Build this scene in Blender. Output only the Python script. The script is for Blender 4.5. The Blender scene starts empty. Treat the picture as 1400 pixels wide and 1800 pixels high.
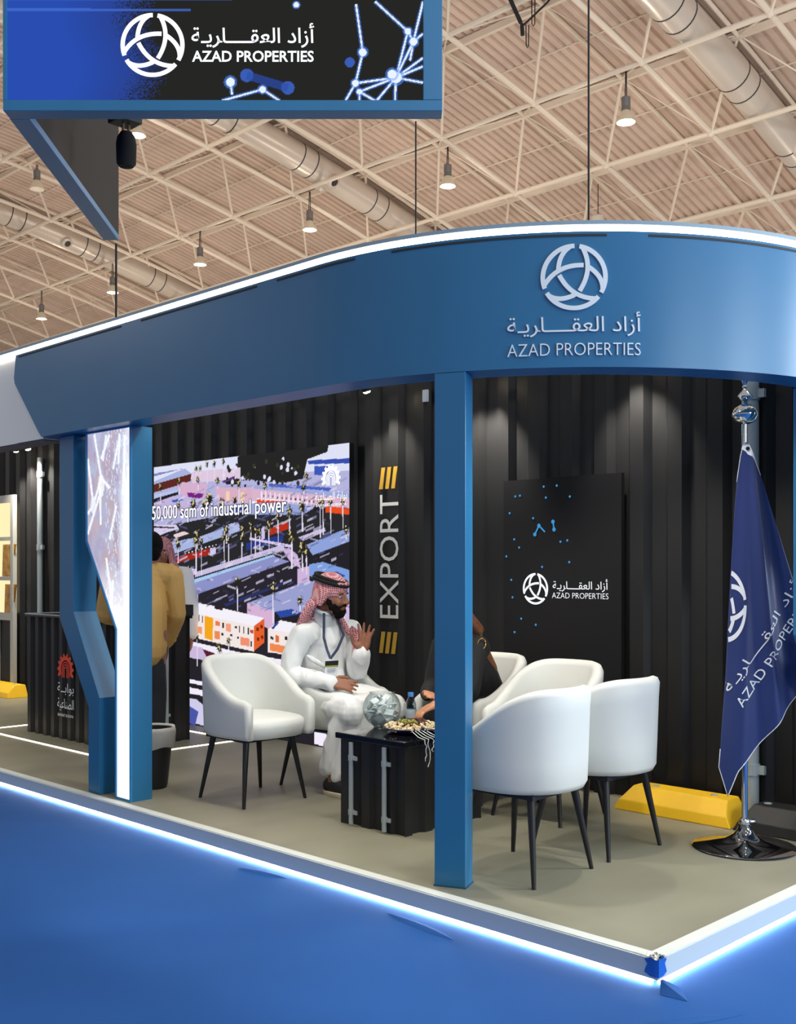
import bpy, bmesh, math, random
import numpy as np
from mathutils import Vector, Matrix, Euler

random.seed(7)
S = bpy.context.scene
COL = S.collection
PI = math.pi

# ---------------------------------------------------------------- camera
cam_d = bpy.data.cameras.new('camera')
cam = bpy.data.objects.new('camera', cam_d)
COL.objects.link(cam)
cam_d.sensor_fit = 'HORIZONTAL'
cam_d.sensor_width = 36.0
cam_d.lens = 36.0 * 1912 / 1400
cam_d.shift_y = 102 / 1400
cam_d.clip_end = 300
cam.location = (-3.176, -1.926, 1.39)
cam.rotation_euler = (PI / 2, 0, -math.atan2(.7111, .7031))
S.camera = cam

# ---------------------------------------------------------------- world, hall light, exposure
S.view_settings.view_transform = 'Standard'
S.view_settings.look = 'None'
S.view_settings.gamma = 1
S.view_settings.use_curve_mapping = False
S.view_settings.exposure = 0.0
world = bpy.data.worlds.new('hall_air')
S.world = world
world.use_nodes = True
bg = world.node_tree.nodes['Background']
bg.inputs[0].default_value = (1.0, .97, .94, 1)
bg.inputs[1].default_value = 0.42


def lamp_light(kind, loc, energy, color=(1, .93, .84), radius=.25, target=None, spot=None, blend=.6):
    d = bpy.data.lights.new('hall_or_fill_light', kind)
    d.energy = energy
    d.color = color
    d.shadow_soft_size = radius
    if spot:
        d.spot_size = spot
        d.spot_blend = blend
    o = bpy.data.objects.new('hall_or_fill_light', d)
    COL.objects.link(o)
    o.location = loc
    if target is not None:
        o.rotation_euler = (Vector(target) - Vector(loc)).to_track_quat('-Z', 'Y').to_euler()
    return o


# the rows of high-bay lamps of the hall that hang behind and beside the camera
for lx, ly, le in ((-1, -9, 800), (5, -9, 900), (11, -9, 800), (-1, -3, 450), (8, -3, 700), (-7, -9, 500),
                   (5, 5, 400)):
    lamp_light('POINT', (lx, ly, 10.8), le, color=(.95, .98, 1.0), radius=.45)
# unseen lamps added beyond the container wall to brighten the roof
for lx, ly in ((11, 6), (19, 8), (27, 10), (11, 17), (19, 19), (27, 21), (11, 28), (19, 30), (11, 39), (19, 42), (4, 24), (4, 36)):
    lamp_light('POINT', (lx, ly, 5.0), 185, color=(1, .91, .83), radius=.6)
# the bright stand across the aisle beyond the flag, then two added fill lamps
for lx, ly, le in ((5.2, -3.9, 750), (6.6, -5.2, 700), (2.6, -7.5, 800), (-.6, -9.0, 700)):
    lamp_light('POINT', (lx, ly, 3.2), le, color=(.84, .95, 1.0), radius=.9)
lamp_light('POINT', (-2.5, 8.7, 4.6), 60, color=(1, .98, .95), radius=.6)  # added fill lamp that brightens the white header panel


# ---------------------------------------------------------------- helpers
def lin(h):
    h = h.lstrip('#')
    out = []
    for i in (0, 2, 4):
        c = int(h[i:i + 2], 16) / 255
        out.append(c / 12.92 if c <= .04045 else ((c + .055) / 1.055) ** 2.4)
    return (*out, 1)


MATS = {}


def mat(name, col, rough=.5, metal=0., spec=.5, var=0., vscale=6., bump=0., bscale=60., emit=0., ecol=None, trans=0., ior=1.45, sheen=0., coat=0., alpha=1., stretch=None):
    if name in MATS:
        return MATS[name]
    m = bpy.data.materials.new(name)
    m.use_nodes = True
    nt = m.node_tree
    b = nt.nodes['Principled BSDF']
    c = lin(col)
    b.inputs['Base Color'].default_value = c
    b.inputs['Roughness'].default_value = rough
    b.inputs['Metallic'].default_value = metal
    b.inputs['Specular IOR Level'].default_value = spec
    b.inputs['IOR'].default_value = ior
    b.inputs['Transmission Weight'].default_value = trans
    b.inputs['Coat Weight'].default_value = coat
    b.inputs['Sheen Weight'].default_value = sheen
    b.inputs['Alpha'].default_value = alpha
    if emit:
        b.inputs['Emission Color'].default_value = lin(ecol or col)
        b.inputs['Emission Strength'].default_value = emit
    if var or bump:
        tc = nt.nodes.new('ShaderNodeTexCoord')
        src = tc.outputs['Object']
        if stretch:
            mp = nt.nodes.new('ShaderNodeMapping')
            mp.inputs['Scale'].default_value = stretch
            nt.links.new(src, mp.inputs['Vector'])
            src = mp.outputs['Vector']
    if var:
        n = nt.nodes.new('ShaderNodeTexNoise')
        n.inputs['Scale'].default_value = vscale
        n.inputs['Detail'].default_value = 4
        nt.links.new(src, n.inputs['Vector'])
        r = nt.nodes.new('ShaderNodeValToRGB')
        r.color_ramp.elements[0].position = .3
        r.color_ramp.elements[1].position = .7
        r.color_ramp.elements[0].color = (*[x * (1 - var) for x in c[:3]], 1)
        r.color_ramp.elements[1].color = (*[min(1, x * (1 + var)) for x in c[:3]], 1)
        nt.links.new(n.outputs['Fac'], r.inputs['Fac'])
        nt.links.new(r.outputs['Color'], b.inputs['Base Color'])
    if bump:
        n = nt.nodes.new('ShaderNodeTexNoise')
        n.inputs['Scale'].default_value = bscale
        n.inputs['Detail'].default_value = 3
        nt.links.new(src, n.inputs['Vector'])
        bp = nt.nodes.new('ShaderNodeBump')
        bp.inputs['Strength'].default_value = bump
        bp.inputs['Distance'].default_value = .01
        nt.links.new(n.outputs['Fac'], bp.inputs['Height'])
        nt.links.new(bp.outputs['Normal'], b.inputs['Normal'])
    MATS[name] = m
    return m


def glow(name, col, strength):
    if name in MATS:
        return MATS[name]
    m = bpy.data.materials.new(name)
    m.use_nodes = True
    nt = m.node_tree
    nt.nodes.clear()
    e = nt.nodes.new('ShaderNodeEmission')
    e.inputs[0].default_value = lin(col)
    e.inputs[1].default_value = strength
    o = nt.nodes.new('ShaderNodeOutputMaterial')
    nt.links.new(e.outputs[0], o.inputs[0])
    MATS[name] = m
    return m


def link_mesh(name, me, m=None, parent=None):
    if m is not None and not me.materials:
        me.materials.append(m)
    o = bpy.data.objects.new(name, me)
    COL.objects.link(o)
    if parent is not None:
        o.parent = parent
    return o


class MB:
    """collects shapes; build() links them as one mesh object"""

    def __init__(self):
        self.v, self.f = [], []

    def add(self, vs, fs):
        k = len(self.v)
        self.v += [tuple(map(float, p)) for p in vs]
        self.f += [tuple(i + k for i in q) for q in fs]
        return self

    def box(self, lo, hi):
        (a, b, c), (d, e, f) = lo, hi
        return self.add([(a, b, c), (d, b, c), (d, e, c), (a, e, c), (a, b, f), (d, b, f), (d, e, f), (a, e, f)],
                        [(3, 2, 1, 0), (4, 5, 6, 7), (0, 1, 5, 4), (1, 2, 6, 5), (2, 3, 7, 6), (3, 0, 4, 7)])

    def obox(self, c, half, rz=0, M=None):
        M = M or Matrix.Rotation(rz, 3, 'Z')
        vs = [Vector(c) + M @ Vector((x * half[0], y * half[1], z * half[2])) for z in (-1, 1) for x, y in ((-1, -1), (1, -1), (1, 1), (-1, 1))]
        return self.add(vs, [(3, 2, 1, 0), (4, 5, 6, 7), (0, 1, 5, 4), (1, 2, 6, 5), (2, 3, 7, 6), (3, 0, 4, 7)])

    def loft(self, rings, closed=True, caps=True, loop=False):
        n = len(rings[0])
        vs = [p for r in rings for p in r]
        fs = []
        R = len(rings)
        for i in range(R if loop else R - 1):
            i2 = (i + 1) % R
            for j in range(n if closed else n - 1):
                j2 = (j + 1) % n
                fs.append((i * n + j, i * n + j2, i2 * n + j2, i2 * n + j))
        if caps and closed and not loop:
            fs.append(tuple(reversed(range(n))))
            fs.append(tuple((R - 1) * n + j for j in range(n)))
        return self.add(vs, fs)

    def tube(self, pts, r, n=10, caps=True):
        pts = [Vector(p) for p in pts]
        rs = r if isinstance(r, (list, tuple)) else [r] * len(pts)
        rings = []
        t0 = (pts[1] - pts[0]).normalized()
        ref = Vector((0, 0, 1)) if abs(t0.z) < .9 else Vector((1, 0, 0))
        u = t0.cross(ref).normalized()
        for i, p in enumerate(pts):
            t = (pts[min(i + 1, len(pts) - 1)] - pts[max(i - 1, 0)]).normalized()
            u = (u - t * u.dot(t)).normalized()
            w = t.cross(u)
            rings.append([p + (u * math.cos(a) + w * math.sin(a)) * rs[i] for a in [2 * PI * k / n for k in range(n)]])
        return self.loft(rings, caps=caps)

    def lathe(self, prof, c=(0, 0, 0), n=24, M=None):
        rings = []
        for r, z in prof:
            ring = []
            for k in range(n):
                a = 2 * PI * k / n
                p = Vector((r * math.cos(a), r * math.sin(a), z))
                if M is not None:
                    p = M @ p
                ring.append(p + Vector(c))
            rings.append(ring)
        return self.loft(rings)

    def prism(self, poly, f0, f1):
        """poly: 2-D points; f0/f1 map (a, b) to the two 3-D faces"""
        n = len(poly)
        vs = [f0(*p) for p in poly] + [f1(*p) for p in poly]
        fs = [tuple(reversed(range(n))), tuple(range(n, 2 * n))]
        fs += [(i, (i + 1) % n, n + (i + 1) % n, n + i) for i in range(n)]
        return self.add(vs, fs)

    def ball(self, c, r, nu=14, nv=9, M=None):
        r = r if isinstance(r, (list, tuple)) else (r, r, r)
        vs, fs = [], []
        for j in range(nv + 1):
            th = PI * j / nv
            for i in range(nu):
                a = 2 * PI * i / nu
                p = Vector((r[0] * math.sin(th) * math.cos(a), r[1] * math.sin(th) * math.sin(a), r[2] * math.cos(th)))
                if M is not None:
                    p = M @ p
                vs.append(p + Vector(c))
        for j in range(nv):
            for i in range(nu):
                i2 = (i + 1) % nu
                fs.append((j * nu + i, (j + 1) * nu + i, (j + 1) * nu + i2, j * nu + i2))
        return self.add(vs, fs)

    def mesh(self, name, smooth=False, weld=False):
        me = bpy.data.meshes.new(name)
        me.from_pydata(self.v, [], self.f)
        bm = bmesh.new()
        bm.from_mesh(me)
        if weld:
            bmesh.ops.remove_doubles(bm, verts=bm.verts, dist=1e-5)
        bmesh.ops.recalc_face_normals(bm, faces=bm.faces)
        bm.to_mesh(me)
        bm.free()
        if smooth:
            me.polygons.foreach_set('use_smooth', [True] * len(me.polygons))
            if smooth != 'all':
                me.set_sharp_from_angle(angle=math.radians(40))
        return me

    def build(self, name, m, parent=None, smooth=False, bevel=0, weld=False, world=False, seg=2):
        if world and parent is not None:
            L = parent.location
            self.v = [(p[0] - L.x, p[1] - L.y, p[2] - L.z) for p in self.v]
        o = link_mesh(name, self.mesh(name, smooth, weld), m, parent)
        if bevel:
            md = o.modifiers.new('edge', 'BEVEL')
            md.width = bevel
            md.segments = seg
            md.limit_method = 'ANGLE'
            md.angle_limit = math.radians(35)
            md.harden_normals = False
        return o


def thing(name, label, cat, loc=(0, 0, 0), rz=0, group=None):
    o = bpy.data.objects.new(name, None)
    o.empty_display_size = .1
    COL.objects.link(o)
    o.location = loc
    o.rotation_euler = (0, 0, rz)
    return tag(o, label, cat, group)


def tag(o, label, cat, group=None):
    o['label'] = label
    o['category'] = cat
    if group:
        o['group'] = group
    return o


def struct(name, label=None):
    o = bpy.data.objects.new(name, None)
    COL.objects.link(o)
    o['kind'] = 'structure'
    if label:
        o['label'] = label
    return o


def copy_tree(o, parent=None):
    c = o.copy()
    COL.objects.link(c)
    if parent is not None:
        c.parent = parent
    for ch in list(o.children):
        copy_tree(ch, c)
    return c


def text_mesh(body, size=1.0, extrude=0., width=None, align='CENTER', bold=0., res=3, space=1.0):
    """the mesh of a line of lettering, centred, in the XY plane"""
    cu = bpy.data.curves.new('lettering', 'FONT')
    cu.body = body
    cu.size = size
    cu.extrude = extrude
    cu.offset = bold
    cu.resolution_u = res
    cu.space_character = space
    o = bpy.data.objects.new('lettering', cu)
    COL.objects.link(o)
    dg = bpy.context.evaluated_depsgraph_get()
    dg.update()
    me = bpy.data.meshes.new_from_object(o.evaluated_get(dg))
    bpy.data.objects.remove(o)
    vs = np.array([v.co[:] for v in me.vertices])
    fs = [tuple(p.vertices) for p in me.polygons]
    bpy.data.meshes.remove(me)
    lo, hi = vs.min(0), vs.max(0)
    vs[:, 0] -= (lo[0] + hi[0]) / 2
    if width:
        vs[:, 0] *= width / (hi[0] - lo[0])
    return vs, fs


AR_AZAD = '\ufe94\u0640\ufef3\ufeae\ufe8e\u0640\u0640\u0640\u0640\ufed8\ufecc\ufedf\ufe8d \ufea9\ufe8d\ufeaf\ufe83'
AR_GATE1 = '\ufe94\u0640\u0640\ufe91\ufe8d\ufeee\ufe91'
AR_GATE2 = '\ufe94\ufef4\ufecb\ufe8e\ufee8\ufebc\ufedf\ufe8d'


def place_text(name, body, m, parent, fn, size, width=None, extrude=0., bold=0., res=3, height=None):
    """lettering whose flat points (a, b, depth) go through fn to the scene; baseline at b = 0"""
    vs, fs = text_mesh(body, size, extrude, width, bold=bold, res=res)
    if height:
        lo, hi = vs[:, 1].min(), vs[:, 1].max()
        vs[:, 1] = (vs[:, 1] - lo) * height / (hi - lo)
    L = parent.location if parent is not None else Vector()
    pts = [tuple(Vector(fn(*p)) - L) for p in vs]
    sets = [fs]
    if ' ' in body and '\ufe94' in body:                  # two words of Arabic: one part each
        xs_ = np.sort(vs[:, 0])
        gap = xs_[np.argmax(np.diff(xs_))] + 1e-5
        sets = [[f for f in fs if vs[f[0], 0] <= gap], [f for f in fs if vs[f[0], 0] > gap]]
    for part in sets:
        used = sorted({i for f in part for i in f})
        at = {v: k for k, v in enumerate(used)}
        me = bpy.data.meshes.new(name)
        me.from_pydata([pts[i] for i in used], [], [tuple(at[i] for i in f) for f in part])
        o = link_mesh(name, me, m, parent)
    return o


def stroke(pts, w, w1=None):
    """outline of a thick line through 2-D points"""
    pts = [Vector(p).to_2d() for p in pts]
    a, b = [], []
    n = len(pts)
    for i, p in enumerate(pts):
        t = (pts[min(i + 1, n - 1)] - pts[max(i - 1, 0)]).normalized()
        ww = w if w1 is None else w + (w1 - w) * i / (n - 1)
        nrm = Vector((-t.y, t.x)) * ww / 2
        a.append(p + nrm)
        b.append(p - nrm)
    return a, b


def bez(p0, p1, p2, n=14):
    """curve through p0, p1 (at half way), p2"""
    c = [2 * p1[k] - (p0[k] + p2[k]) / 2 for k in (0, 1)]
    return [tuple((1 - t) ** 2 * p0[k] + 2 * t * (1 - t) * c[k] + t * t * p2[k] for k in (0, 1)) for t in [i / n for i in range(n + 1)]]


def emblem_strokes():
    out = []
    for k in range(3):
        q = 2 * PI * k / 3

        def rot(p):
            return (p[0] * math.cos(q) - p[1] * math.sin(q), p[0] * math.sin(q) + p[1] * math.cos(q))
        ring = [(.93 * math.cos(a), .93 * math.sin(a)) for a in np.radians(np.linspace(89.5, 200.5, 26))]
        A = bez((-.90, -.25), (-.42, .22), (.28, .35))
        B = bez((-.10, .92), (-.36, .66), (-.47, .24))
        for path in (ring, A, B):
            out.append(stroke([rot(p) for p in path], .135))
    return out


def place_emblem(name, m, parent, fn, R, depth=0.):
    """ring emblem of three interlocking arcs; fn maps (a, b, depth)"""
    L = parent.location if parent is not None else Vector()
    mb = MB()
    for a, b in emblem_strokes():
        n = len(a)
        vs, fs = [], []
        for d in ((depth, -depth) if depth else (0,)):
            vs += [Vector(fn(p.x * R, p.y * R, d)) - L for p in a] + [Vector(fn(p.x * R, p.y * R, d)) - L for p in b]
        fs += [(i, i + 1, n + i + 1, n + i) for i in range(n - 1)]
        if depth:
            o = 2 * n
            fs += [(o + i, o + n + i, o + n + i + 1, o + i + 1) for i in range(n - 1)]
            fs += [(i, o + i, o + i + 1, i + 1) for i in range(n - 1)] + [(n + i, n + i + 1, o + n + i + 1, o + n + i) for i in range(n - 1)]
            fs += [(0, n, o + n, o), (n - 1, o + n - 1, o + 2 * n - 1, 2 * n - 1)]
        mb.add(vs, fs)
    me = bpy.data.meshes.new(name)
    me.from_pydata(mb.v, [], mb.f)
    return link_mesh(name, me, m, parent)


def gear_polys():
    """gear arch: outline ring with teeth above, three nested arches inside (unit radius)"""
    outer = []
    for k in range(121):
        a = math.radians(-28 + 236 * k / 120)
        ph = (k * 9.5 / 120) % 1
        r = 1.0 if ph < .5 else .84
        outer.append((r * math.cos(a), r * math.sin(a)))
    inner = [(.56 * math.cos(a), .56 * math.sin(a) - .08) for a in np.radians(np.linspace(190, -10, 40))]
    body = outer + [(-.62, -.48), (-.56, -.48)] + inner + [(.56, -.48), (.62, -.48)]
    arches = []
    for r in (.43, .29, .15):
        path = [(-r, -.48)] + [(r * math.cos(a), r * math.sin(a) * 1.1) for a in np.radians(np.linspace(180, 0, 20))] + [(r, -.48)]
        arches.append(stroke(path, .08))
    return outer, inner, arches


def place_gear(name, m, parent, fn, R):
    L = parent.location if parent is not None else Vector()
    mb = MB()
    outer, inner, arches = gear_polys()
    n = 60
    oo = [outer[int(round(i * (len(outer) - 1) / (2 * n)))] for i in range(2 * n + 1)]
    ii = [(.56 * math.cos(a), max(.56 * math.sin(a) * 1.05, -.48)) for a in np.radians(np.linspace(-30, 210, 2 * n + 1))]
    oo = [(x, max(y, -.48)) for x, y in oo]
    vs = [Vector(fn(x * R, y * R, 0)) - L for x, y in oo] + [Vector(fn(x * R, y * R, 0)) - L for x, y in ii]
    k = len(oo)
    mb.add(vs, [(i, i + 1, k + i + 1, k + i) for i in range(k - 1)])
    for a, b in arches:
        n = len(a)
        mb.add([Vector(fn(p.x * R, p.y * R, 0)) - L for p in a] + [Vector(fn(p.x * R, p.y * R, 0)) - L for p in b],
               [(i, i + 1, n + i + 1, n + i) for i in range(n - 1)])
    me = bpy.data.meshes.new(name)
    me.from_pydata(mb.v, [], mb.f)
    return link_mesh(name, me, m, parent)
# ================================================================= materials of the stand
M_BLUE = mat('stand_blue_paint', '#2A6E9A', rough=.34, var=.03, vscale=3)
M_WHITE_PANEL = mat('white_panel', '#F0F3F3', rough=.6)
M_BLACK = mat('black_container_paint', '#1F1F20', rough=.42, spec=.4, var=.15, vscale=2)
M_BLACK_MATT = mat('black_matt', '#161618', rough=.6)
M_STEEL = mat('grey_rod', '#A9B4B8', rough=.4, metal=.2)
M_CHROME = mat('chrome', '#DADDE0', rough=.06, metal=1)
M_WHITE_LED = glow('led_white', '#FFF3E0', 9.0)
M_LED_FLOOR = glow('led_floor', '#FFF0D2', 7.0)
M_LED_EDGE = glow('led_edge', '#FFF4E6', 25.0)
M_LETTER = mat('white_letter', '#E4ECF2', rough=.5)
M_YELLOW = mat('yellow_paint', '#F0BE22', rough=.5, var=.05)
M_TRIM = mat('edge_trim', '#D5D8D2', rough=.5)
M_RISER = mat('riser_grey', '#B9C6CF', rough=.35)

# ================================================================= hall floor
M_CARPET = mat('blue_carpet', '#2B5798', rough=.95, spec=.1, var=.08, vscale=1.2, bump=.12, bscale=900)
fl = struct('floor', 'royal blue exhibition carpet of the hall')
mb = MB()
nx = 60
xs = np.linspace(-16, 44, nx + 1)
ys = np.linspace(-16, 60, nx + 1)
mb.add([(x, y, 0) for y in ys for x in xs], [(j * (nx + 1) + i, j * (nx + 1) + i + 1, (j + 1) * (nx + 1) + i + 1, (j + 1) * (nx + 1) + i) for j in range(nx) for i in range(nx)])
mb.build('carpet', M_CARPET, fl)
mb = MB()
mb.box((7.5, -16, -.02), (60, 70, .006))
mb.build('added_bounce_floor', mat('bounce_floor_pale', '#D9D2C8', rough=.6), fl)  # unseen pale sheet added to bounce light up to the roof
mb = MB()
mb.box((-16, 15, -.02), (7.5, 70, .006))
mb.build('added_bounce_floor', mat('bounce_floor_pale', '#D9D2C8', rough=.6), fl)  # second added bounce sheet, past the far end of the carpet
# puckers of the carpet where it meets the platform edge
for (px_, py_, ang, L, h) in ((-.07, 2.02, 1.75, .30, .010), (-.10, 1.00, 1.45, .42, .010), (-.16, -.20, -.55, .40, .006)):
    mb = MB()
    u = Vector((math.cos(ang), math.sin(ang), 0))
    w = Vector((-u.y, u.x, 0))
    rings = []
    for k in range(13):
        t = k / 12
        s = math.sin(PI * t) ** .8
        p = Vector((px_, py_, .0008)) + u * (t - .5) * L
        rings.append([p - w * .03 * s, p - w * .010 * s + Vector((0, 0, h * .55 * s)), p + w * .003 * s + Vector((0, 0, h * s)), p + w * .010 * s + Vector((0, 0, h * .3 * s)), p + w * .022 * s])
    mb.loft(rings, closed=False, caps=False)
    mb.build('carpet_pucker', M_CARPET, fl, smooth='all')
mb = MB()
mb.add([(-.045, -.035, .001), (.055, -.055, .001), (-.03, -.13, .001), (-.004, -.012, .034), (.02, -.008, .028)], [(0, 2, 3), (2, 1, 4), (2, 4, 3), (1, 4, 3, 0)])
mb.build('carpet_tuck', M_CARPET, fl)
mb = MB()
mb.obox((-.33, -.29, .004), (.018, .004, .002), rz=-.5)
tag(mb.build('paper_scrap', M_LETTER), 'tiny white scrap lying on the blue carpet off the platform corner', 'scrap')

# ================================================================= platform
PZ = .09
plat = struct('floor_platform', 'low platform with beige vinyl floor and white lit edge')
M_VINYL = mat('beige_vinyl', '#8B8876', rough=.42, spec=.35, var=.10, vscale=1.6, bump=.03, bscale=8, stretch=(1, 2.2, 1))
mb = MB()
mb.box((.045, .045, 0), (6, 14, PZ))
mb.build('vinyl_deck', M_VINYL, plat)
mb = MB()
mb.box((0, 0, .025), (.045, 14, PZ + .003))
mb.build('edge_trim', M_RISER, plat, bevel=.002)
mb = MB()
mb.box((.045, 0, .025), (6, .045, PZ + .003))
mb.build('edge_trim', M_RISER, plat, bevel=.002)
mb = MB()
mb.box((.008, .008, PZ + .003), (.058, 14, PZ + .006))
mb.build('edge_cap', M_TRIM, plat)
mb = MB()
mb.box((.058, .008, PZ + .003), (6, .058, PZ + .006))
mb.build('edge_cap', M_TRIM, plat)
mb = MB()
mb.box((.006, .03, .004), (.02, 14, .025))
mb.build('light_strip', M_LED_EDGE, plat)
mb = MB()
mb.box((.03, .006, .004), (6, .02, .025))
mb.build('light_strip', M_LED_EDGE, plat)

# blue tape and crumpled foil over the platform corner
tp = thing('corner_guard', 'blue tape with crumpled silver foil wrapped on the platform corner', 'tape', (0, 0, .02))
mb = MB()
rings = []
for k, (z, w) in enumerate(((.015, .028), (.025, .05), (.04, .045), (.055, .038), (.068, .05), (.076, .03))):
    ring = []
    for t in np.linspace(-1, 1, 11):
        if t < 0:
            ring.append((-.004, -t * w, z))
        else:
            ring.append((t * w, -.004, z))
    rings.append(ring)
mb.loft(rings, closed=False, caps=False)
o = mb.build('blue_tape', mat('blue_tape', '#1F5FC0', rough=.35), tp)
o.modifiers.new('s', 'SOLIDIFY').thickness = .002
mb = MB()
rr = random.Random(3)
pts = []
for j in range(7):
    for i in range(9):
        pts.append((-.008 + .052 * j / 6 + rr.uniform(-.004, .004), -.008 + .05 * i / 8 + rr.uniform(-.004, .004), .074 + .012 * rr.random() + .006 * math.sin(j)))
mb.add(pts, [(j * 9 + i, j * 9 + i + 1, (j + 1) * 9 + i + 1, (j + 1) * 9 + i) for j in range(6) for i in range(8)])
mb.build('foil', mat('foil', '#C9C9C4', rough=.25, metal=1), tp)

# ================================================================= corrugated container wall
WX = 2.20


def corrugate(y0, y1, pitch, depth, face=.36, slope=.14):
    """(along, offset) profile points of a trapezoid sheet"""
    out = []
    y = y0
    while y < y1 - 1e-6:
        for a, d in ((0, 0), (face, 0), (face + slope, 1), (2 * face + slope, 1)):
            yy = y + a * pitch
            if yy <= y1:
                out.append((yy, d * depth))
        y += pitch
    out.append((y1, out[-1][1]))
    return out


wall = struct('wall_back', 'black corrugated container wall behind the seating')
prof = corrugate(.429, 11.5, .243, .042)
mb = MB()
mb.add([(WX - .045 + d, y, PZ) for y, d in prof] + [(WX - .045 + d, y, 2.78) for y, d in prof] + [(WX + .04, prof[0][0], PZ), (WX + .04, prof[-1][0], PZ), (WX + .04, prof[0][0], 2.78), (WX + .04, prof[-1][0], 2.78)],
       [(i, i + 1, len(prof) + i + 1, len(prof) + i) for i in range(len(prof) - 1)] + [(2 * len(prof), 2 * len(prof) + 1, 2 * len(prof) + 3, 2 * len(prof) + 2)])
mb.build('corrugated_sheet', M_BLACK, wall)
# the word along the wall and its hazard bars
M_EXPORT = mat('export_letter', '#C9CBC9', rough=.6)


# letters read bottom to top: text x axis -> +z, text y axis -> +y (towards the screen)
place_text('export_lettering', 'EXPORT', M_EXPORT, wall, lambda a, b, d: (WX - .050, 3.335 + b, 1.485 + a), .3, width=.86, height=.185)
for zc in (2.03, .885):
    for k in range(3):
        yb = 3.345 + k * .06
        mb = MB()
        sh = .025
        mb.prism([(yb, zc + .075), (yb + .036, zc + .075), (yb + .036 + sh, zc - .075), (yb + sh, zc - .075)],
                 lambda a, b: (WX - .0515, a, b), lambda a, b: (WX - .049, a, b))
        mb.build('hazard_bar', mat('bar_yellow', '#B08C2C', rough=.6), wall)
mb = MB()
mb.box((WX - .06, 3.06, 2.52), (WX - .04, 3.10, 2.60))
mb.build('wall_plate', M_LETTER, wall)

# ================================================================= header fascia
FZ0, FZ1 = 2.20, 2.742
RC, CX, CY = 1.70, 1.70, 1.73
FX_END = 4.4


def fascia_path(off=0., step=.05, y_start=1.73):
    """points (x, y) of the front line moved inwards by off, from the left straight through the round corner to the far side"""
    out = []
    n = max(2, int((y_start - CY) / .3) + 1) if y_start > CY else 0
    for k in range(n):
        out.append((off, y_start + (CY - y_start) * k / n))
    for a in np.linspace(0, PI / 2, 56):
        out.append((CX - (RC - off) * math.cos(a), CY - (RC - off) * math.sin(a)))
    for x in np.linspace(CX, FX_END, 8)[1:]:
        out.append((x, CY - RC + off))
    return out


def sweep(z0, z1, o0, o1, y_start=1.73):
    A, B = fascia_path(o0, y_start=y_start), fascia_path(o1, y_start=y_start)
    return MB().loft([[(a[0], a[1], z0), (a[0], a[1], z1), (b[0], b[1], z1), (b[0], b[1], z0)] for a, b in zip(A, B)])


def arc_point(s):
    """point and outward normal of the front line at arc length s from the start of the round corner (negative: on the straight)"""
    if s < 0:
        return (0., CY - s), (-1., 0.)
    if s > RC * PI / 2:
        return (CX + s - RC * PI / 2, CY - RC), (0., -1.)
    a = s / RC
    return (CX - RC * math.cos(a), CY - RC * math.sin(a)), (-math.cos(a), -math.sin(a))


fas = thing('header_fascia', 'blue curved header fascia with white emblem and lit top edge', 'fascia', (0, 1.73, 2.2))
mb = sweep(FZ0, FZ1, 0, .17)
mb.prism([(1.73, FZ0), (4.265, FZ0), (4.30, FZ0 + .03), (4.615, 2.565), (4.625, 2.60), (4.60, FZ1), (1.73, FZ1)], lambda a, b: (0, a, b), lambda a, b: (.17, a, b))
mb.build('front_panel', M_BLUE, fas, smooth=True, world=True)
sweep(FZ1, FZ1 + .026, .004, .05, 4.6).build('light_strip', M_WHITE_LED, fas, smooth=True, world=True)
sweep(FZ1 + .026, FZ1 + .042, -.006, .17, 4.6).build('top_rim', mat('rim_grey_blue', '#8FA6B4', rough=.5), fas, smooth=True, world=True)
M_SLOT = mat('slot_dark', '#2A3238', rough=.7)
s0 = -3.0
for s0, s1 in ((-2.83, -1.62), (-1.42, -.42), (-.27, .24), (.43, 1.33), (1.50, 2.4), (2.6, 3.5)):
    mb = MB()
    rings = []
    for s in np.linspace(s0, s1, 24):
        p, n = arc_point(s)
        rings.append([(p[0] + n[0] * e, p[1] + n[1] * e, z) for e, z in ((.0025, 2.722), (.0025, 2.731), (-.004, 2.731), (-.004, 2.722))])
    mb.loft(rings)
    mb.build('vent_slot', M_SLOT, fas, world=True)
SC = 1.20            # arc length of the middle of the mark


def on_fascia(cz, s_mid=SC):
    def fn(a, b, d):
        p, n = arc_point(s_mid + a)
        return (p[0] + n[0] * (.004 + d), p[1] + n[1] * (.004 + d), cz + b)
    return fn


place_emblem('emblem_logo', M_LETTER, fas, on_fascia(2.558), .133, .004)
place_text('arabic_lettering', AR_AZAD, M_LETTER, fas, on_fascia(2.322), .115, width=.53, extrude=.003, height=.098)
place_text('latin_lettering', 'AZAD PROPERTIES', M_LETTER, fas, on_fascia(2.246), .066, width=.53, extrude=.003, height=.05, bold=-.0007)

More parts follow.
